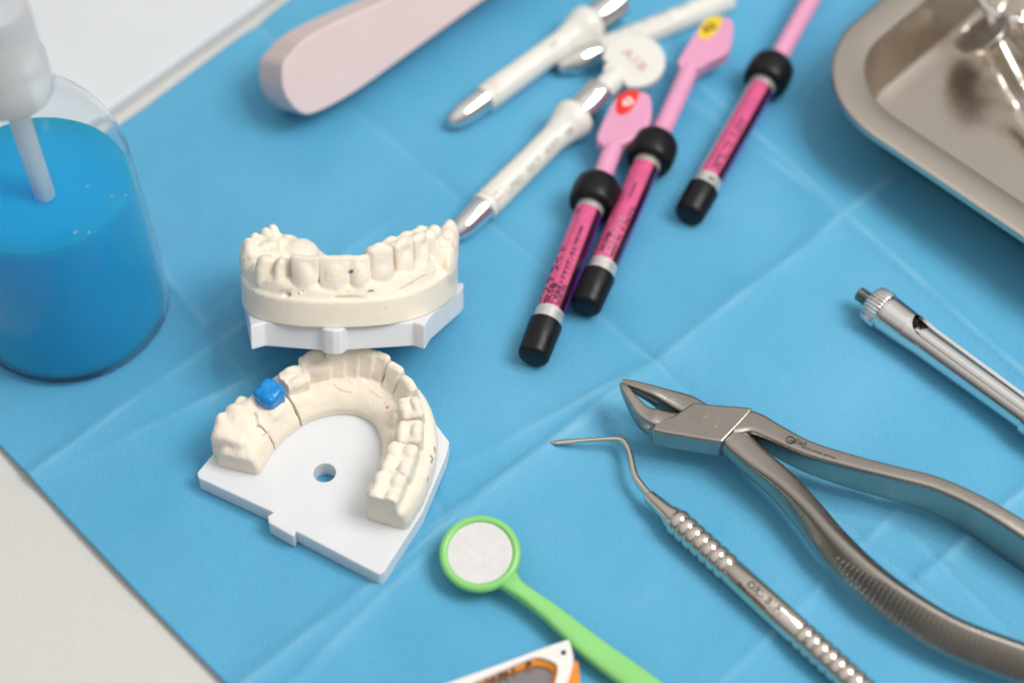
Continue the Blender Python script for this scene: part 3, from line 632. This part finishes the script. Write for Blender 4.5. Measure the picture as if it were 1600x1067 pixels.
# ------------------------------------------------------------------ pink syringes
gP = 'pink and black composite syringes'
ROT = 10
def pinks(capend, capz, collar, rodend, label, kind, headpx=None, sticker=None, digits='', texts=(), rot=0, clear=False, hz=10):
    A = P(*capend, 5.4); B = P(*collar, 8.0); D = B-A; LB = np.linalg.norm(D)
    t = thing('composite_syringe', label, 'syringe', (A[0], A[1], 0), gP)
    cl = capz
    obj('end_cap', lathe([(0, .1), (0, 3.9), (.4, 4.6), (1.2, 5.0), (cl-.3, 5.35), (cl, 5.0), (cl, 3)], A, D), M['black'], t, smooth=50)
    # barrel label: material follows the angle round the barrel
    d_, s_, u_ = frame(D); seg = 72; R = 4.55
    st = [cl-.3, cl+4.6, LB-9.5, LB-5.5, LB-2]
    V = []; F = []; mi = []
    for i, q in enumerate(st):
        for k in range(seg):
            a = 2*math.pi*k/seg; V.append(A+d_*q+R*(s_*math.cos(a)+u_*math.sin(a)))
    for i in range(len(st)-1):
        for k in range(seg):
            j = (k+1) % seg; F.append((i*seg+k, i*seg+j, (i+1)*seg+j, (i+1)*seg+k)); a = (360*(k+.5)/seg-rot-ROT) % 360
            if i != 1: mi.append(0)
            elif clear and 122 < a < 180: mi.append(4)
            elif 38 < a < (122 if clear else 230): mi.append(1)
            elif 12 < a <= 38: mi.append(2)
            else: mi.append(3)
    bar = obj('barrel', (V, F), [M['silver'], M['label_pink'], M['label_dark'], M['label_purple'], M['silver']], t, smooth=60, matidx=mi)
    obj('rubber_collar', lathe([(LB-7.0, 4.6), (LB-7.2, 6.6), (LB-6.8, 7.3), (LB-5.2, 7.8), (LB-2.6, 8.0), (LB+.4, 7.9), (LB+2.6, 7.5), (LB+4.2, 6.4), (LB+5.2, 4.8), (LB+5.4, 3)], A, D), M['black'], t, smooth=50)
    C = P(*rodend, hz); R0 = B+unit(D)*4
    pg = obj('plunger', lathe([(0, 3.3), (np.linalg.norm(C-R0), 3.3)], R0, C-R0), M['pink'], t, smooth=50)
    if headpx:
        nn = unit([-.05, -.12, 1]); o_ = P(*rodend, hz+2.6)
        hp = smoothp([P(x, y, o=o_, n=nn) for x, y in headpx]+[P(*headpx[0], o=o_, n=nn)], 3)[:-1]
        hd = obj('thumb_rest', prism(list(hp), -nn*5.2), M['pink'], t, smooth=60, bevel=1.5, segs=4)
        spx, smat = sticker
        sp = smoothp([P(x, y, o=o_+nn*.06, n=nn) for x, y in spx]+[P(*spx[0], o=o_+nn*.06, n=nn)], 5)[:-1]
        stk = obj('sticker', (list(sp), [tuple(range(len(sp)))]), smat, hd, smooth=0)
        if digits:
            V, F = text_mesh(digits[0], 4.2, .16); c_ = P(*digits[1], o=o_+nn*.12, n=nn); e_ = unit(P(digits[1][0]+10, digits[1][1]-digits[2], o=o_+nn*.12, n=nn)-c_); f_ = np.cross(nn, e_)
            obj('lettering', ([c_+e_*(v[0]-V[:, 0].max()/2)+f_*(v[1]-1.3) for v in V], F), digits[3], stk, smooth=0)
    for (body, size, t0, ang, mm, sg, bold) in texts:
        obj('lettering', text_cyl(body, size, A, D, R, t0, ang, bold, sg, lift=.06), mm, bar, smooth=0)
    return t
K_ = M['ink']
pinks((832, 560), 13.8, (932, 300), (958, 232), 'pink syringe with a red numbered sticker, its black cap lowest of the three', 1,
      [(932, 222), (934, 204), (957, 158), (972, 145), (1002, 142), (1016, 150), (1018, 178), (1008, 204), (972, 226), (950, 230)],
      ([(965, 150), (978, 143), (997, 142), (996, 156), (984, 174), (970, 180), (962, 172)], M['red']), ('43', (981, 160), 6, M['white']),
      texts=[('エステライト', 4.2, 18, 112, K_, 1, .085), ('2mL (3.8g)', 1.9, 18.6, 97, K_, 1, .085), ('株式会社トクヤマデンタル', 2.0, 18.6, 70, K_, 1, .085), ('ESTELITE', 2.1, 19, 46, K_, 1, .07), ('TOKUYAMA', 1.5, 43, 76, K_, 1, .07), ('A3', 2.2, 56, 118, K_, 1, .085)], hz=9)
pinks((914, 481), 13.6, (1022, 232), (1078, 108), 'pink syringe with a yellow sticker on its thumb rest, lying between two others', 2,
      [(1060, 100), (1062, 90), (1090, 46), (1104, 30), (1130, 26), (1145, 36), (1143, 66), (1134, 84), (1106, 98), (1090, 108), (1066, 108)],
      ([(1092, 48), (1104, 30), (1124, 26), (1128, 34), (1118, 52), (1102, 62), (1093, 58)], M['yellow']), ('A2', (1108, 44), 6, M['ink']),
      texts=[('ESTELITE  Σ  QUICK', 2.5, 19, 46, K_, 1, .06), ('エステライトΣ', 2.5, 19, 72, M['grey_ink'], 1, .02), ('2mL (3.8g)', 1.9, 20, 104, K_, 1, .07), ('A2 SHADE', 1.5, 44, 84, K_, 1, .03)], hz=9)
pinks((1075, 338), 12.6, (1204, 112), (1290, -40), 'pink syringe with its clear side showing, lying apart to the right nearest the steel tray', 3,
      texts=[('ESTELITE   FLOW', 3.3, 19, 60, K_, 1, .085), ('SE', 2.4, 13.6, 58, K_, 1, .08)], clear=True, hz=9)

# ------------------------------------------------------------------ steel tray
KC = np.array([91., 93.]); t1 = unit((.69, -.725)); t2 = unit((.69, .725)); TW, TL = 165., 230.
def rrect(off, z, R0=38, n=14):
    R = max(R0-off, 3); out = []
    lo = off; hx = TL-off; hy = TW-off
    for (cx, cy, a0) in ((lo+R, lo+R, 180), (hx-R, lo+R, 270), (hx-R, hy-R, 0), (lo+R, hy-R, 90)):
        for k in range(n+1):
            a = math.radians(a0+90*k/n); x = cx+R*math.cos(a); y = cy+R*math.sin(a); p = KC+t1*x+t2*y; out.append((p[0], p[1], z))
    return out
rings = [(1.2, 20.6), (.3, 21.4), (0, 22.8), (.3, 23.8), (1.1, 24.3), (1.6, 24.4), (10.8, 24.3), (11.3, 24.1), (11.7, 23.4), (12.0, 21.8), (15.8, 4.4), (16.6, 2.6), (18.4, 1.8), (22, 1.6)]
under = [(22, .7), (18.0, .9), (15.8, 2.2), (14.9, 4.4), (11.2, 21.4), (10.4, 22.6), (8.9, 23.0), (2.2, 23.2), (1.6, 22.4), (1.9, 21.2)]
V = []; F = []; nr = 60
allr = rings+under; nR = len(allr)
for o_, z_ in allr: V += rrect(o_, z_)
nr = len(rrect(0, 0))
for i in range(len(rings)-1):
    for k in range(nr): j = (k+1) % nr; F.append((i*nr+k, i*nr+j, (i+1)*nr+j, (i+1)*nr+k))
F.append(tuple(range((len(rings)-1)*nr, len(rings)*nr)))
for i in range(len(rings), nR-1):
    for k in range(nr): j = (k+1) % nr; F.append((i*nr+k, i*nr+j, (i+1)*nr+j, (i+1)*nr+k))
F.append(tuple(range(len(rings)*nr, (len(rings)+1)*nr)))
for k in range(nr): j = (k+1) % nr; F.append((k, j, (nR-1)*nr+j, (nR-1)*nr+k))
tr = obj('steel_tray', (V, F), M['tray'], smooth=32)
tag(tr, 'satin steel instrument tray with a broad rounded rim at the upper right', 'tray')
# instruments in the tray
g = 'steel instruments in the tray'
o1 = thing('oval_mouth_mirror', 'shiny steel mouth mirror with an oval glass, leaning in the steel tray', 'mouth mirror', P(1590, 190, 1.8), g)
mc = P(1533, 50, 17); mn = unit([-.6, .3, .74]); mx_ = unit(P(1551, 92, o=mc, n=mn)-P(1522, 6, o=mc, n=mn)); my = np.cross(mn, mx_)
oo = [mc+mx_*12.5*math.cos(a)+my*10.6*math.sin(a) for a in np.linspace(0, 2*math.pi, 49)[:-1]]
ii = [mc+mx_*11.0*math.cos(a)+my*9.2*math.sin(a) for a in np.linspace(0, 2*math.pi, 49)[:-1]]
hd = obj('mirror_rim', ringprism(oo, ii, -mn*2.4), M['handle_steel'], o1, smooth=50, bevel=.5, segs=3)
obj('mirror_glass', prism([p-mn*.5 for p in ii], -mn*.8), M['thread'], o1, smooth=30)
st_ = smoothp([mc+mx_*12, P(1560, 120, 13), P(1580, 157, 9), P(1600, 190, 6.2), P(1680, 300, 5.0)], 6)
obj('stem', sweep(st_, np.interp(range(len(st_)), [0, 10, 14, 24], [.8, 1.0, 1.7, 2.3]), np.interp(range(len(st_)), [0, 10, 14, 24], [.8, 1.0, 1.7, 2.3])), M['handle_steel'], o1)
o2 = thing('steel_scissors', 'pair of bright steel scissors with crossed shanks at the back of the tray', 'scissors', P(1580, 40, 1.8), g)
for pts, nm, w in (([(1530, -60, 20), (1540, -8, 19), (1554, 46, 17), (1600, 135, 8), (1640, 200, 5)], 'shank', 1.5), ([(1590, -60, 20), (1572, -8, 18), (1554, 28, 15), (1545, 45, 12)], 'shank', 1.6), ([(1556, 34, 12), (1580, 40, 10), (1610, 64, 7), (1680, 130, 4)], 'blade', 1.8)):
    pp = smoothp([P(x, y, z_) for x, y, z_ in pts], 6); obj(nm, sweep(pp, w, w*.8, e=3), M['handle_steel'], o2)
obj('pivot_screw', lathe([(0, 2.4), (1.6, 2.2), (2.0, 1.5), (2.0, .1)], P(1554, 40, 15.5), (0, 0, 1), 24, up=(0, 1, 0)), M['chrome'], o2)
o3 = thing('ring_handle', 'gleaming steel bow handle curving over the top right corner of the tray', 'clamp', P(1600, 15, 1.8), g)
rp = [P(1590, -4, 20)+np.array([13*math.cos(a), 10*math.sin(a), 2*math.sin(a)]) for a in np.linspace(0, 2*math.pi, 33)]
obj('finger_ring', sweep(rp, 1.6, 1.6, caps=False), M['chrome'], o3); 
pp = smoothp([P(1598, 20, 19), P(1608, 60, 14), P(1640, 120, 8)], 6); obj('shank', sweep(pp, 1.7, 1.4), M['handle_steel'], o3)
obj('shank', sweep(smoothp([P(1565, 40, 11), P(1600, 78, 9), P(1660, 160, 6)], 6), 1.3, 1.2), M['handle_steel'], o3)

# ------------------------------------------------------------------ chrome dental syringe barrel
A_ = P(1342, 458, 7.0); B_ = P(1600, 645, 7.6); D = B_-A_; L = np.linalg.norm(D); d_, s_, u_ = frame(D)
sy = thing('cartridge_syringe', 'chrome cartridge syringe with a knurled collar and slotted barrel at the right edge', 'syringe', (A_[0], A_[1], 0))
th = []; q = 0
while q < 4.6: th += [(q, 2.0), (q+.3, 2.35), (q+.6, 2.0)]; q += .75
obj('threaded_hub', lathe([(0, 1.2)]+th+[(5.6, 2.2)], A_, D, 40), M['thread'], sy, smooth=30)
# knurled collar with flutes
V = []; F = []; NS = 144; stt = [(5.0, 3.2, 0), (5.1, 5.2, .2), (5.8, 6.0, 1), (9.8, 6.35, 1), (10.5, 6.1, .3), (10.9, 5.6, 0), (11.3, 5.6, 0), (11.6, 6.0, 0), (12.2, 6.0, 0)]
for (q, r_, f) in stt:
    for k in range(NS):
        a = 2*math.pi*k/NS; rr_ = r_-.42*f*(.5+.5*math.cos(a*30))**2; V.append(A_+d_*q+rr_*(s_*math.cos(a)+u_*math.sin(a)))
for i in range(len(stt)-1):
    for k in range(NS): j = (k+1) % NS; F.append((i*NS+k, i*NS+j, (i+1)*NS+j, (i+1)*NS+k))
F.append(tuple(range(NS))[::-1]); F.append(tuple(range((len(stt)-1)*NS, len(stt)*NS)))
obj('knurled_collar', (V, F), M['chrome'], sy, smooth=40)
# barrel shell with an open slot facing up and away
V = []; F = []; ns = 90; st = list(np.linspace(12, 20, 8))+list(np.linspace(20.8, 28, 14))+list(np.linspace(30, 110, 30))
def Rb(q): return np.interp(q, [12, 14, 20, 26, 60, 110], [6.0, 5.9, 5.7, 5.3, 5.0, 5.0])
def opening(q):      # half angle of the slot
    return 0 if q < 20.4 else math.radians(np.interp(q, [20.4, 21, 22.5, 24.5, 27, 32, 110], [8, 28, 42, 50, 52, 52, 52]))
ctr = math.radians(108)
for q in st:
    h_ = opening(q)
    for k in range(ns+1):
        a = ctr+h_+(2*math.pi-2*h_)*k/ns; rr_ = Rb(q); V.append(A_+d_*q+rr_*(s_*math.cos(a)+u_*math.sin(a)))
ni = len(V)
for q in st:
    h_ = opening(q)
    for k in range(ns+1):
        a = ctr+h_+(2*math.pi-2*h_)*k/ns; rr_ = Rb(q)-1.0; V.append(A_+d_*q+rr_*(s_*math.cos(a)+u_*math.sin(a)))
w_ = ns+1; n_ = len(st)
for i in range(n_-1):
    for k in range(ns):
        F.append((i*w_+k, i*w_+k+1, (i+1)*w_+k+1, (i+1)*w_+k)); F.append((ni+i*w_+k, ni+(i+1)*w_+k, ni+(i+1)*w_+k+1, ni+i*w_+k+1))
    if st[i] > 20.3:
        for k in (0, ns): F.append((i*w_+k, (i+1)*w_+k, ni+(i+1)*w_+k, ni+i*w_+k))
obj('slotted_barrel', (V, F), M['chrome'], sy, smooth=35)
obj('bore', lathe([(14, 4.2), (20.6, 4.3), (20.6, .1)], A_, D, 32), M['hollow'], sy)
off = (s_*math.cos(ctr)+u_*math.sin(ctr))*1.1
obj('plunger_rod', lathe([(21, .4), (21.4, 1.2), (22.4, 1.7), (22.9, 1.2), (23.6, 1.2), (24, 2.0), (24.6, 2.0), (25, 2.9), (108, 2.9)], A_+off, D, 40), M['chrome'], sy, smooth=40)
obj('locking_sleeve', lathe([(66, 5.2), (66.4, 5.9), (72, 5.9), (110, 5.9)], A_+off*.2, D, 48), M['chrome'], sy, smooth=40)

# ------------------------------------------------------------------ extraction forceps
fo = thing('extraction_forceps', 'large satin steel dental forceps with ribbed curved handles on the blue sheet', 'forceps', P(1130, 690, 0))
ZT = 15.5; ZB = 7.6
body = [(1052, 648), (1083, 627), (1120, 631), (1150, 633), (1172, 635), (1178, 638), (1166, 652), (1148, 671), (1129, 691), (1070, 681), (1040, 676), (1018, 671), (1022, 660), (1034, 653)]
bw = [P(x, y, ZT) for x, y in body]
bj = obj('box_joint', prism(bw, (0, 0, ZB-ZT)), M['steel'], fo, smooth=40, bevel=1.5, segs=4)
pc = P(1111, 658, ZT)
ringo = [pc+np.array([2.3*math.cos(a), 2.3*math.sin(a), .01]) for a in np.linspace(0, 2*math.pi, 41)[:-1]]; ringi = [pc+np.array([2.2*math.cos(a), 2.2*math.sin(a), .01]) for a in np.linspace(0, 2*math.pi, 41)[:-1]]
obj('pivot_mark', ringprism(ringo, ringi, (0, 0, .03)), M['tray'], bj, smooth=0)
def beak(pxs, name):
    pp = smoothp([np.r_[P(x, y, z_), w, h] for x, y, z_, w, h in pxs], 8)
    obj(name, sweep(pp[:, :3], pp[:, 3], pp[:, 4], e=5, seg=40), M['steel'], fo, smooth=50)
beak([(1104, 651, 11.8, 2.6, 3.0), (1078, 640, 12.0, 3.5, 3.1), (1062, 634, 12.2, 3.4, 3.1), (1043, 627, 12.6, 2.8, 3.2), (1018, 615, 14.0, 1.9, 2.6), (992, 604, 15.0, 1.3, 1.7), (972, 597, 15.4, .8, 1.0)], 'beak')
beak([(1080, 664, 11.9, 2.6, 3.0), (1058, 666, 11.9, 3.2, 3.3), (1040, 664, 12.0, 3.3, 3.4), (1020, 659, 12, 3.2, 3.8), (1003, 648, 12.8, 2.4, 3.1), (988, 628, 14.0, 1.7, 2.3), (977, 610, 15.0, 1.2, 1.6), (971, 600, 15.2, .7, 1.0)], 'beak')
# serrations inside the upper beak
sv = []
for k in range(15):
    f = k/14; c_ = P(985+40*f, 604.5+23*f, 14.8-1.6*f); sv.append(prism([c_+np.array(v) for v in [(-.25, -.9, -1.2), (.25, -.9, -1.2), (.25, .3, -1.2), (-.25, .3, -1.2)]], (0, 0, 1.9)))
obj('beak_serration', join(*sv), M['steel'], fo, smooth=0)
def handle(pts, name, n=10):
    """pts: top-face centre pixel, z of the top face, half width, half height"""
    pp = smoothp([np.r_[P(x, y, zt), w, h] for x, y, zt, w, h in pts], n); c = pp[:, :3].copy(); c[:, 2] -= pp[:, 4]
    return c, pp[:, 3], pp[:, 4]
c, w, h = handle([(1146, 655, 15.2, 5.2, 3.8), (1178, 657, 15.2, 4.0, 3.9), (1210, 672, 15.3, 3.3, 4.2), (1262, 697, 15.6, 2.8, 4.9), (1330, 718, 16.0, 2.6, 5.6), (1400, 736, 16.4, 2.5, 6.0), (1462, 752, 16.6, 2.6, 6.4), (1520, 777, 16.6, 2.7, 6.9), (1570, 805, 16.5, 2.9, 7.3), (1640, 850, 16, 3.2, 7.6), (1720, 905, 15.6, 3.2, 7.6)], 'h')
hu = obj('handle', sweep(c, w, h, e=6, seg=56), M['steel'], fo, smooth=50)
def ribs(c, w, h, side, i0, i1, step, hf=.8, rr_=.58, zo=0, roll=None):
    vs = []
    P3 = resample(c, 600, False); Wd = np.interp(np.linspace(0, 1, 600), np.linspace(0, 1, len(w)), w); Hd = np.interp(np.linspace(0, 1, 600), np.linspace(0, 1, len(h)), h)
    Ls = np.r_[0, np.cumsum(np.linalg.norm(np.diff(P3, axis=0), axis=1))]; q = Ls[int(i0*599)]
    while q < Ls[int(i1*599)]:
        i = int(np.searchsorted(Ls, q)); d = P3[min(i+2, 599)]-P3[max(i-2, 0)]; d, s2, u2 = frame(d)
        if roll is not None:
            a_ = float(np.interp(i/599, np.linspace(0, 1, len(roll)), roll)); s2, u2 = s2*math.cos(a_)+u2*math.sin(a_), u2*math.cos(a_)-s2*math.sin(a_)
        o_ = P3[i]+s2*side*(Wd[i]-.02); g0 = (q-Ls[int(i0*599)])/4; hh = Hd[i]*hf*min(1, .35+g0*.2)
        V, F = sweep([o_-u2*(hh+zo)+s2*side*-.25, o_-u2*hh*.5, o_, o_+u2*hh*.5, o_+u2*hh+s2*side*-.45], rr_, [rr_*.6, rr_, rr_, rr_, rr_*.5], up=s2, seg=8); vs.append((V, F)); q += step
    return join(*vs)
HS = .92
c2, w2, h2 = handle([(1130, 664, 15.2, 4.2, 3.8), (1152, 682, 15.0, 4.9, 3.9), (1180, 707, 14.8, 4.6, 4.2), (1222, 742, 14.9, 4.2, 4.7), (1263, 785, 15.2, 3.9, 5.2), (1306, 836, 15.6, 3.9, 5.6), (1362, 890, 15.6, 3.7, 5.8), (1424, 936, 15.4, 3.4, 5.9), (1496, 978, 15.2, 3.3, 6), (1585, 1012, 15, 3.3, 6), (1660, 1036, 15, 3.3, 6), (1740, 1054, 15, 3.3, 6)], 'h')
w2 = w2*HS; h2 = h2*HS
rl2 = np.radians(np.interp(np.linspace(0, 1, len(c2)), [0, .2, .32, .5, .7, 1], [0, 2, 16, 34, 42, 44]))
hl = obj('handle', sweep(c2, w2, h2, e=3.4, seg=48, roll=rl2), M['steel'], fo, smooth=50)
obj('handle_ribbing', ribs(c2, w2, h2, 1, .40, .99, 1.55, .80, roll=rl2), M['steel'], hl, smooth=60)
obj('handle_ribbing', ribs(c, w, h, -1, .58, .99, 1.7, .8), M['steel'], hu, smooth=60)
# engraving on the upper handle
ta = P(1240, 689, 15.62); tb = P(1303, 711, 15.85); ed = unit(tb-ta)
cr = P(1235, 687, 15.55)
ro = [cr+np.array([1.35*math.cos(a), 1.35*math.sin(a), .06]) for a in np.linspace(0, 2*math.pi, 33)[:-1]]; ri = [cr+np.array([1.1*math.cos(a), 1.1*math.sin(a), .06]) for a in np.linspace(0, 2*math.pi, 33)[:-1]]
obj('engraving', join(ringprism(ro, ri, (0, 0, .04)), text_flat('CM', 1.2, cr+np.array([-.7, -.4, 0]), ed, np.cross((0, 0, 1), ed), .02, .08)), M['engraving'], hu, smooth=0)
obj('engraving', text_flat('Carl', 2.1, P(1240, 690, 15.7), ed, np.cross((0, 0, 1), ed), .02, .1), M['engraving'], hu, smooth=0)
obj('engraving', text_flat('martin solingen germany', 1.05, P(1252, 698, 15.75), ed, np.cross((0, 0, 1), ed), .015, .12), M['engraving'], hu, smooth=0)

# ------------------------------------------------------------------ periodontal hand instrument
ex_ = thing('hand_instrument', 'thin steel hand instrument with bent tip and beaded handle beside the green mirror', 'dental instrument', P(1100, 860, 0))
pts = [(860, 690, 2.4, .12, .12), (868, 691, 2.8, .7, .38), (880, 690, 3.2, .85, .45), (908, 688, 4.0, .72, .55), (945, 686, 5.0, .75, .75), (966, 686, 5.6, .85, .85), (977, 692, 5.8, .95, .95), (984, 708, 5.8, 1.0, 1.0), (988, 728, 5.7, 1.05, 1.05), (993, 745, 5.6, 1.1, 1.1), (1004, 761, 5.5, 1.15, 1.15), (1018, 777, 5.6, 1.25, 1.25)]
pp = smoothp([np.r_[P(x, y, z_), w, h] for x, y, z_, w, h in pts], 6)
obj('working_tip', sweep(pp[:, :3], pp[:, 3], pp[:, 4], seg=20), M['handle_steel'], ex_, smooth=60)
A_ = P(1013, 774, 5.4); B_ = P(1345, 1076, 4.8); D = B_-A_; L = np.linalg.norm(D); Lm = lambda x, y: float(np.dot(P(x, y, 5)-A_, unit(D)))
pr = [(0, 1.2), (.1, 1.85), (.5, 2.05), (8, 2.7), (10.5, 3.6)]
def beads(a, b, n, r0=4.15, r1=3.62):
    out = []; w = (b-a)/n
    for k in range(n):
        for f in (0, .07, .2, .35, .5, .65, .8, .93): out.append((a+w*(k+f), r1+(r0-r1)*math.sin(math.pi*min(max(f, .0), 1))**.45 if f else r1))
    out.append((b, r1)); return out
q1 = Lm(1045, 810)-2; q2 = Lm(1140, 890); q3 = Lm(1255, 985)
pr += beads(11, q2, 7)+[(q2+.2, 3.55), (q2+.8, 4.0), (q3-.6, 4.0), (q3, 3.6)]+beads(q3+.1, L+12, 11)
obj('beaded_handle', lathe(pr, A_, D, 48), M['handle_steel'], ex_, smooth=50)
f1 = Lm(1172, 916)
hb = ex_.children[-1]
obj('engraving', text_cyl('ORI- B1P1', 3.1, A_, D, 4.0, f1, 62, .03, 1), M['engraving'], hb, smooth=0)
obj('engraving', text_cyl('Made in Germany', 1.5, A_, D, 4.0, f1-2, 40, .015, 1), M['engraving'], hb, smooth=0)
obj('engraving', text_cyl('CE', 1.5, A_, D, 4.0, f1+23, 42, .015, 1), M['engraving'], hb, smooth=0)

# ------------------------------------------------------------------ green mouth mirror
gm = thing('mouth_mirror', 'bright green plastic mouth mirror with round glass lying face up', 'mouth mirror', P(800, 900, 0))
gn = unit([-.02, -.19, 1]); gc = P(750, 864, 8.2)
ga, gs, gu = gn, unit(np.cross(gn, (0, 1, 0))), None
obj('mirror_ring', lathe([(-3.2, .1), (-3.2, 8.4), (-2.8, 10), (-1.6, 11.3), (-.2, 11.6), (.7, 11.2), (1.1, 10.4), (1.0, 9.7), (.35, 9.2), (.3, .1)], gc, gn, 80, up=(0, 1, 0), caps=False), M['green'], gm, smooth=50)
obj('mirror_glass', lathe([(.34, .05), (.45, 9.15), (.36, 9.18), (.31, .05)], gc, gn, 64, up=(0, 1, 0), caps=False), M['mirror'], gm, smooth=30)
pts = [(785, 899, 5.6, 4.9, 1.6), (793, 906, 5.8, 3.9, 1.8), (803, 916, 6.1, 2.9, 2.0), (822, 930, 5.6, 2.6, 2.1), (860, 958, 5.0, 3.1, 2.1), (900, 992, 4.4, 3.7, 2.1), (940, 1024, 4.0, 4.1, 2.1), (990, 1060, 3.8, 4.3, 2.1), (1060, 1112, 3.6, 4.3, 2.1)]
pp = smoothp([np.r_[P(x, y, z_), w, h] for x, y, z_, w, h in pts], 8)
obj('handle', sweep(pp[:, :3], pp[:, 3]*.9, pp[:, 4], e=3.0, seg=32), M['green'], gm, smooth=60)

# ------------------------------------------------------------------ white framed glasses at the bottom edge
gl = thing('sunglasses', 'white framed sunglasses with an orange lettered inner rim at the bottom edge', 'glasses', P(840, 1060, 0))
ZG = 9.0
outp = [(560, 1130), (632, 1093), (700, 1066), (770, 1041), (840, 1015), (884, 1000), (890, 1002), (893, 1012), (896, 1030), (892, 1050), (882, 1080), (870, 1120), (840, 1160), (760, 1180), (660, 1180), (580, 1160)]
innp = [(600, 1130), (660, 1102), (737, 1067), (776, 1050), (824, 1030), (839, 1026), (852, 1028), (864, 1033), (870, 1038), (871, 1048), (868, 1062), (858, 1100), (830, 1140), (760, 1160), (660, 1160), (610, 1150)]
inn2 = [(630, 1130), (680, 1105), (757, 1067), (782, 1056), (824, 1042), (838, 1039), (848, 1040), (857, 1043), (863, 1048), (864, 1054), (860, 1066), (850, 1100), (822, 1130), (760, 1150), (680, 1150), (640, 1142)]
rs = lambda p, n=6: list(smoothp([np.array(q, float) for q in p]+[np.array(p[0], float)], n)[:-1])
Wp = lambda ps, z_: [P(q[0], q[1], z_) for q in ps]
obj('white_frame', ringprism(Wp(rs(outp), ZG), Wp(rs(innp), ZG), (0, 0, -4.5)), M['white'], gl, smooth=45, bevel=.45, segs=3)
orr = obj('orange_rim', ringprism(Wp(rs(innp), ZG-1.0), Wp(rs(inn2), ZG-2.2), (0, 0, -2.2)), M['orange'], gl, smooth=40)
obj('lens', prism(Wp(rs(inn2), ZG-3.0), (0, 0, -1.2)), M['lens'], gl, smooth=30)
obj('hinge_hole', lathe([(0, .75), (.12, .75), (.12, .1)], P(880.5, 1019, ZG-.02), (0, 0, 1), 24, up=(0, 1, 0)), M['black'], gl, smooth=0)
obj('temple_arm', prism(Wp([(898, 1028), (904, 1033), (906, 1050), (907, 1075), (900, 1120), (858, 1130), (850, 1085), (864, 1066), (881, 1053), (890, 1040)], 8.6), (0, 0, -6)), M['orange'], gl, smooth=45, bevel=1.2, segs=3)
# letters read from the hinge towards the left
for ch, (x, y) in zip('KINGS', [(824, 1036), (802, 1045), (786, 1052), (765, 1061), (745, 1070)]):
    V, F = text_mesh(ch, 3.4, .08); c_ = P(x, y, ZG-1.3); e_ = unit(P(x-20, y+9, ZG-1.3)-c_); f_ = np.cross((0, 0, 1), e_); mc_ = V.mean(0)
    obj('lettering', ([c_+e_*(v[0]-mc_[0])*1.1+f_*(v[1]-mc_[1])*.9+np.array([0, 0, .06]) for v in V], F), M['ink'], orr, smooth=0)

# ------------------------------------------------------------------ light
w = bpy.data.worlds.new('World'); sc.world = w; w.use_nodes = True; nt = w.node_tree; bg = nt.nodes['Background']
tc = nt.nodes.new('ShaderNodeTexCoord'); sp = nt.nodes.new('ShaderNodeSeparateXYZ'); nt.links.new(tc.outputs['Generated'], sp.inputs[0])
r = ramp(nt, sp.outputs['Z'], [(0, (.10, .10, .11)), (.2, (.16, .16, .165)), (.46, (.42, .415, .41)), (.66, (.70, .69, .67)), (.86, (.76, .75, .735)), (.94, (1.02, 1.01, .99)), (1, (1.02, 1.01, .99))]); nt.links.new(r.outputs[0], bg.inputs['Color'])
bg.inputs['Strength'].default_value = .78
def area(name, loc, target, size, power, col, shape='DISK'):
    l = bpy.data.lights.new(name, 'AREA'); l.shape = shape; l.size = size; l.energy = power; l.color = col
    o = bpy.data.objects.new(name, l); COL.objects.link(o); o.location = loc
    o.rotation_euler = (Vector(target)-Vector(loc)).to_track_quat('-Z', 'Y').to_euler(); return o
area('key_lamp', (.82, -.16, 1.22), (0, 0, 0), .70, 12.5, (1, .98, .95))
area('small_lamp', (.55, .30, 1.45), (0, 0, 0), .05, 1.5, (1, 1, 1))

# ------------------------------------------------------------------ render settings
sc.render.engine = 'CYCLES'; sc.cycles.max_bounces = 12; sc.cycles.transmission_bounces = 10; sc.cycles.caustics_refractive = True; sc.cycles.caustics_reflective = True
sc.view_settings.view_transform = 'Standard'; sc.view_settings.look = 'None'; sc.view_settings.exposure = .20; sc.view_settings.gamma = 1; sc.view_settings.use_curve_mapping = False
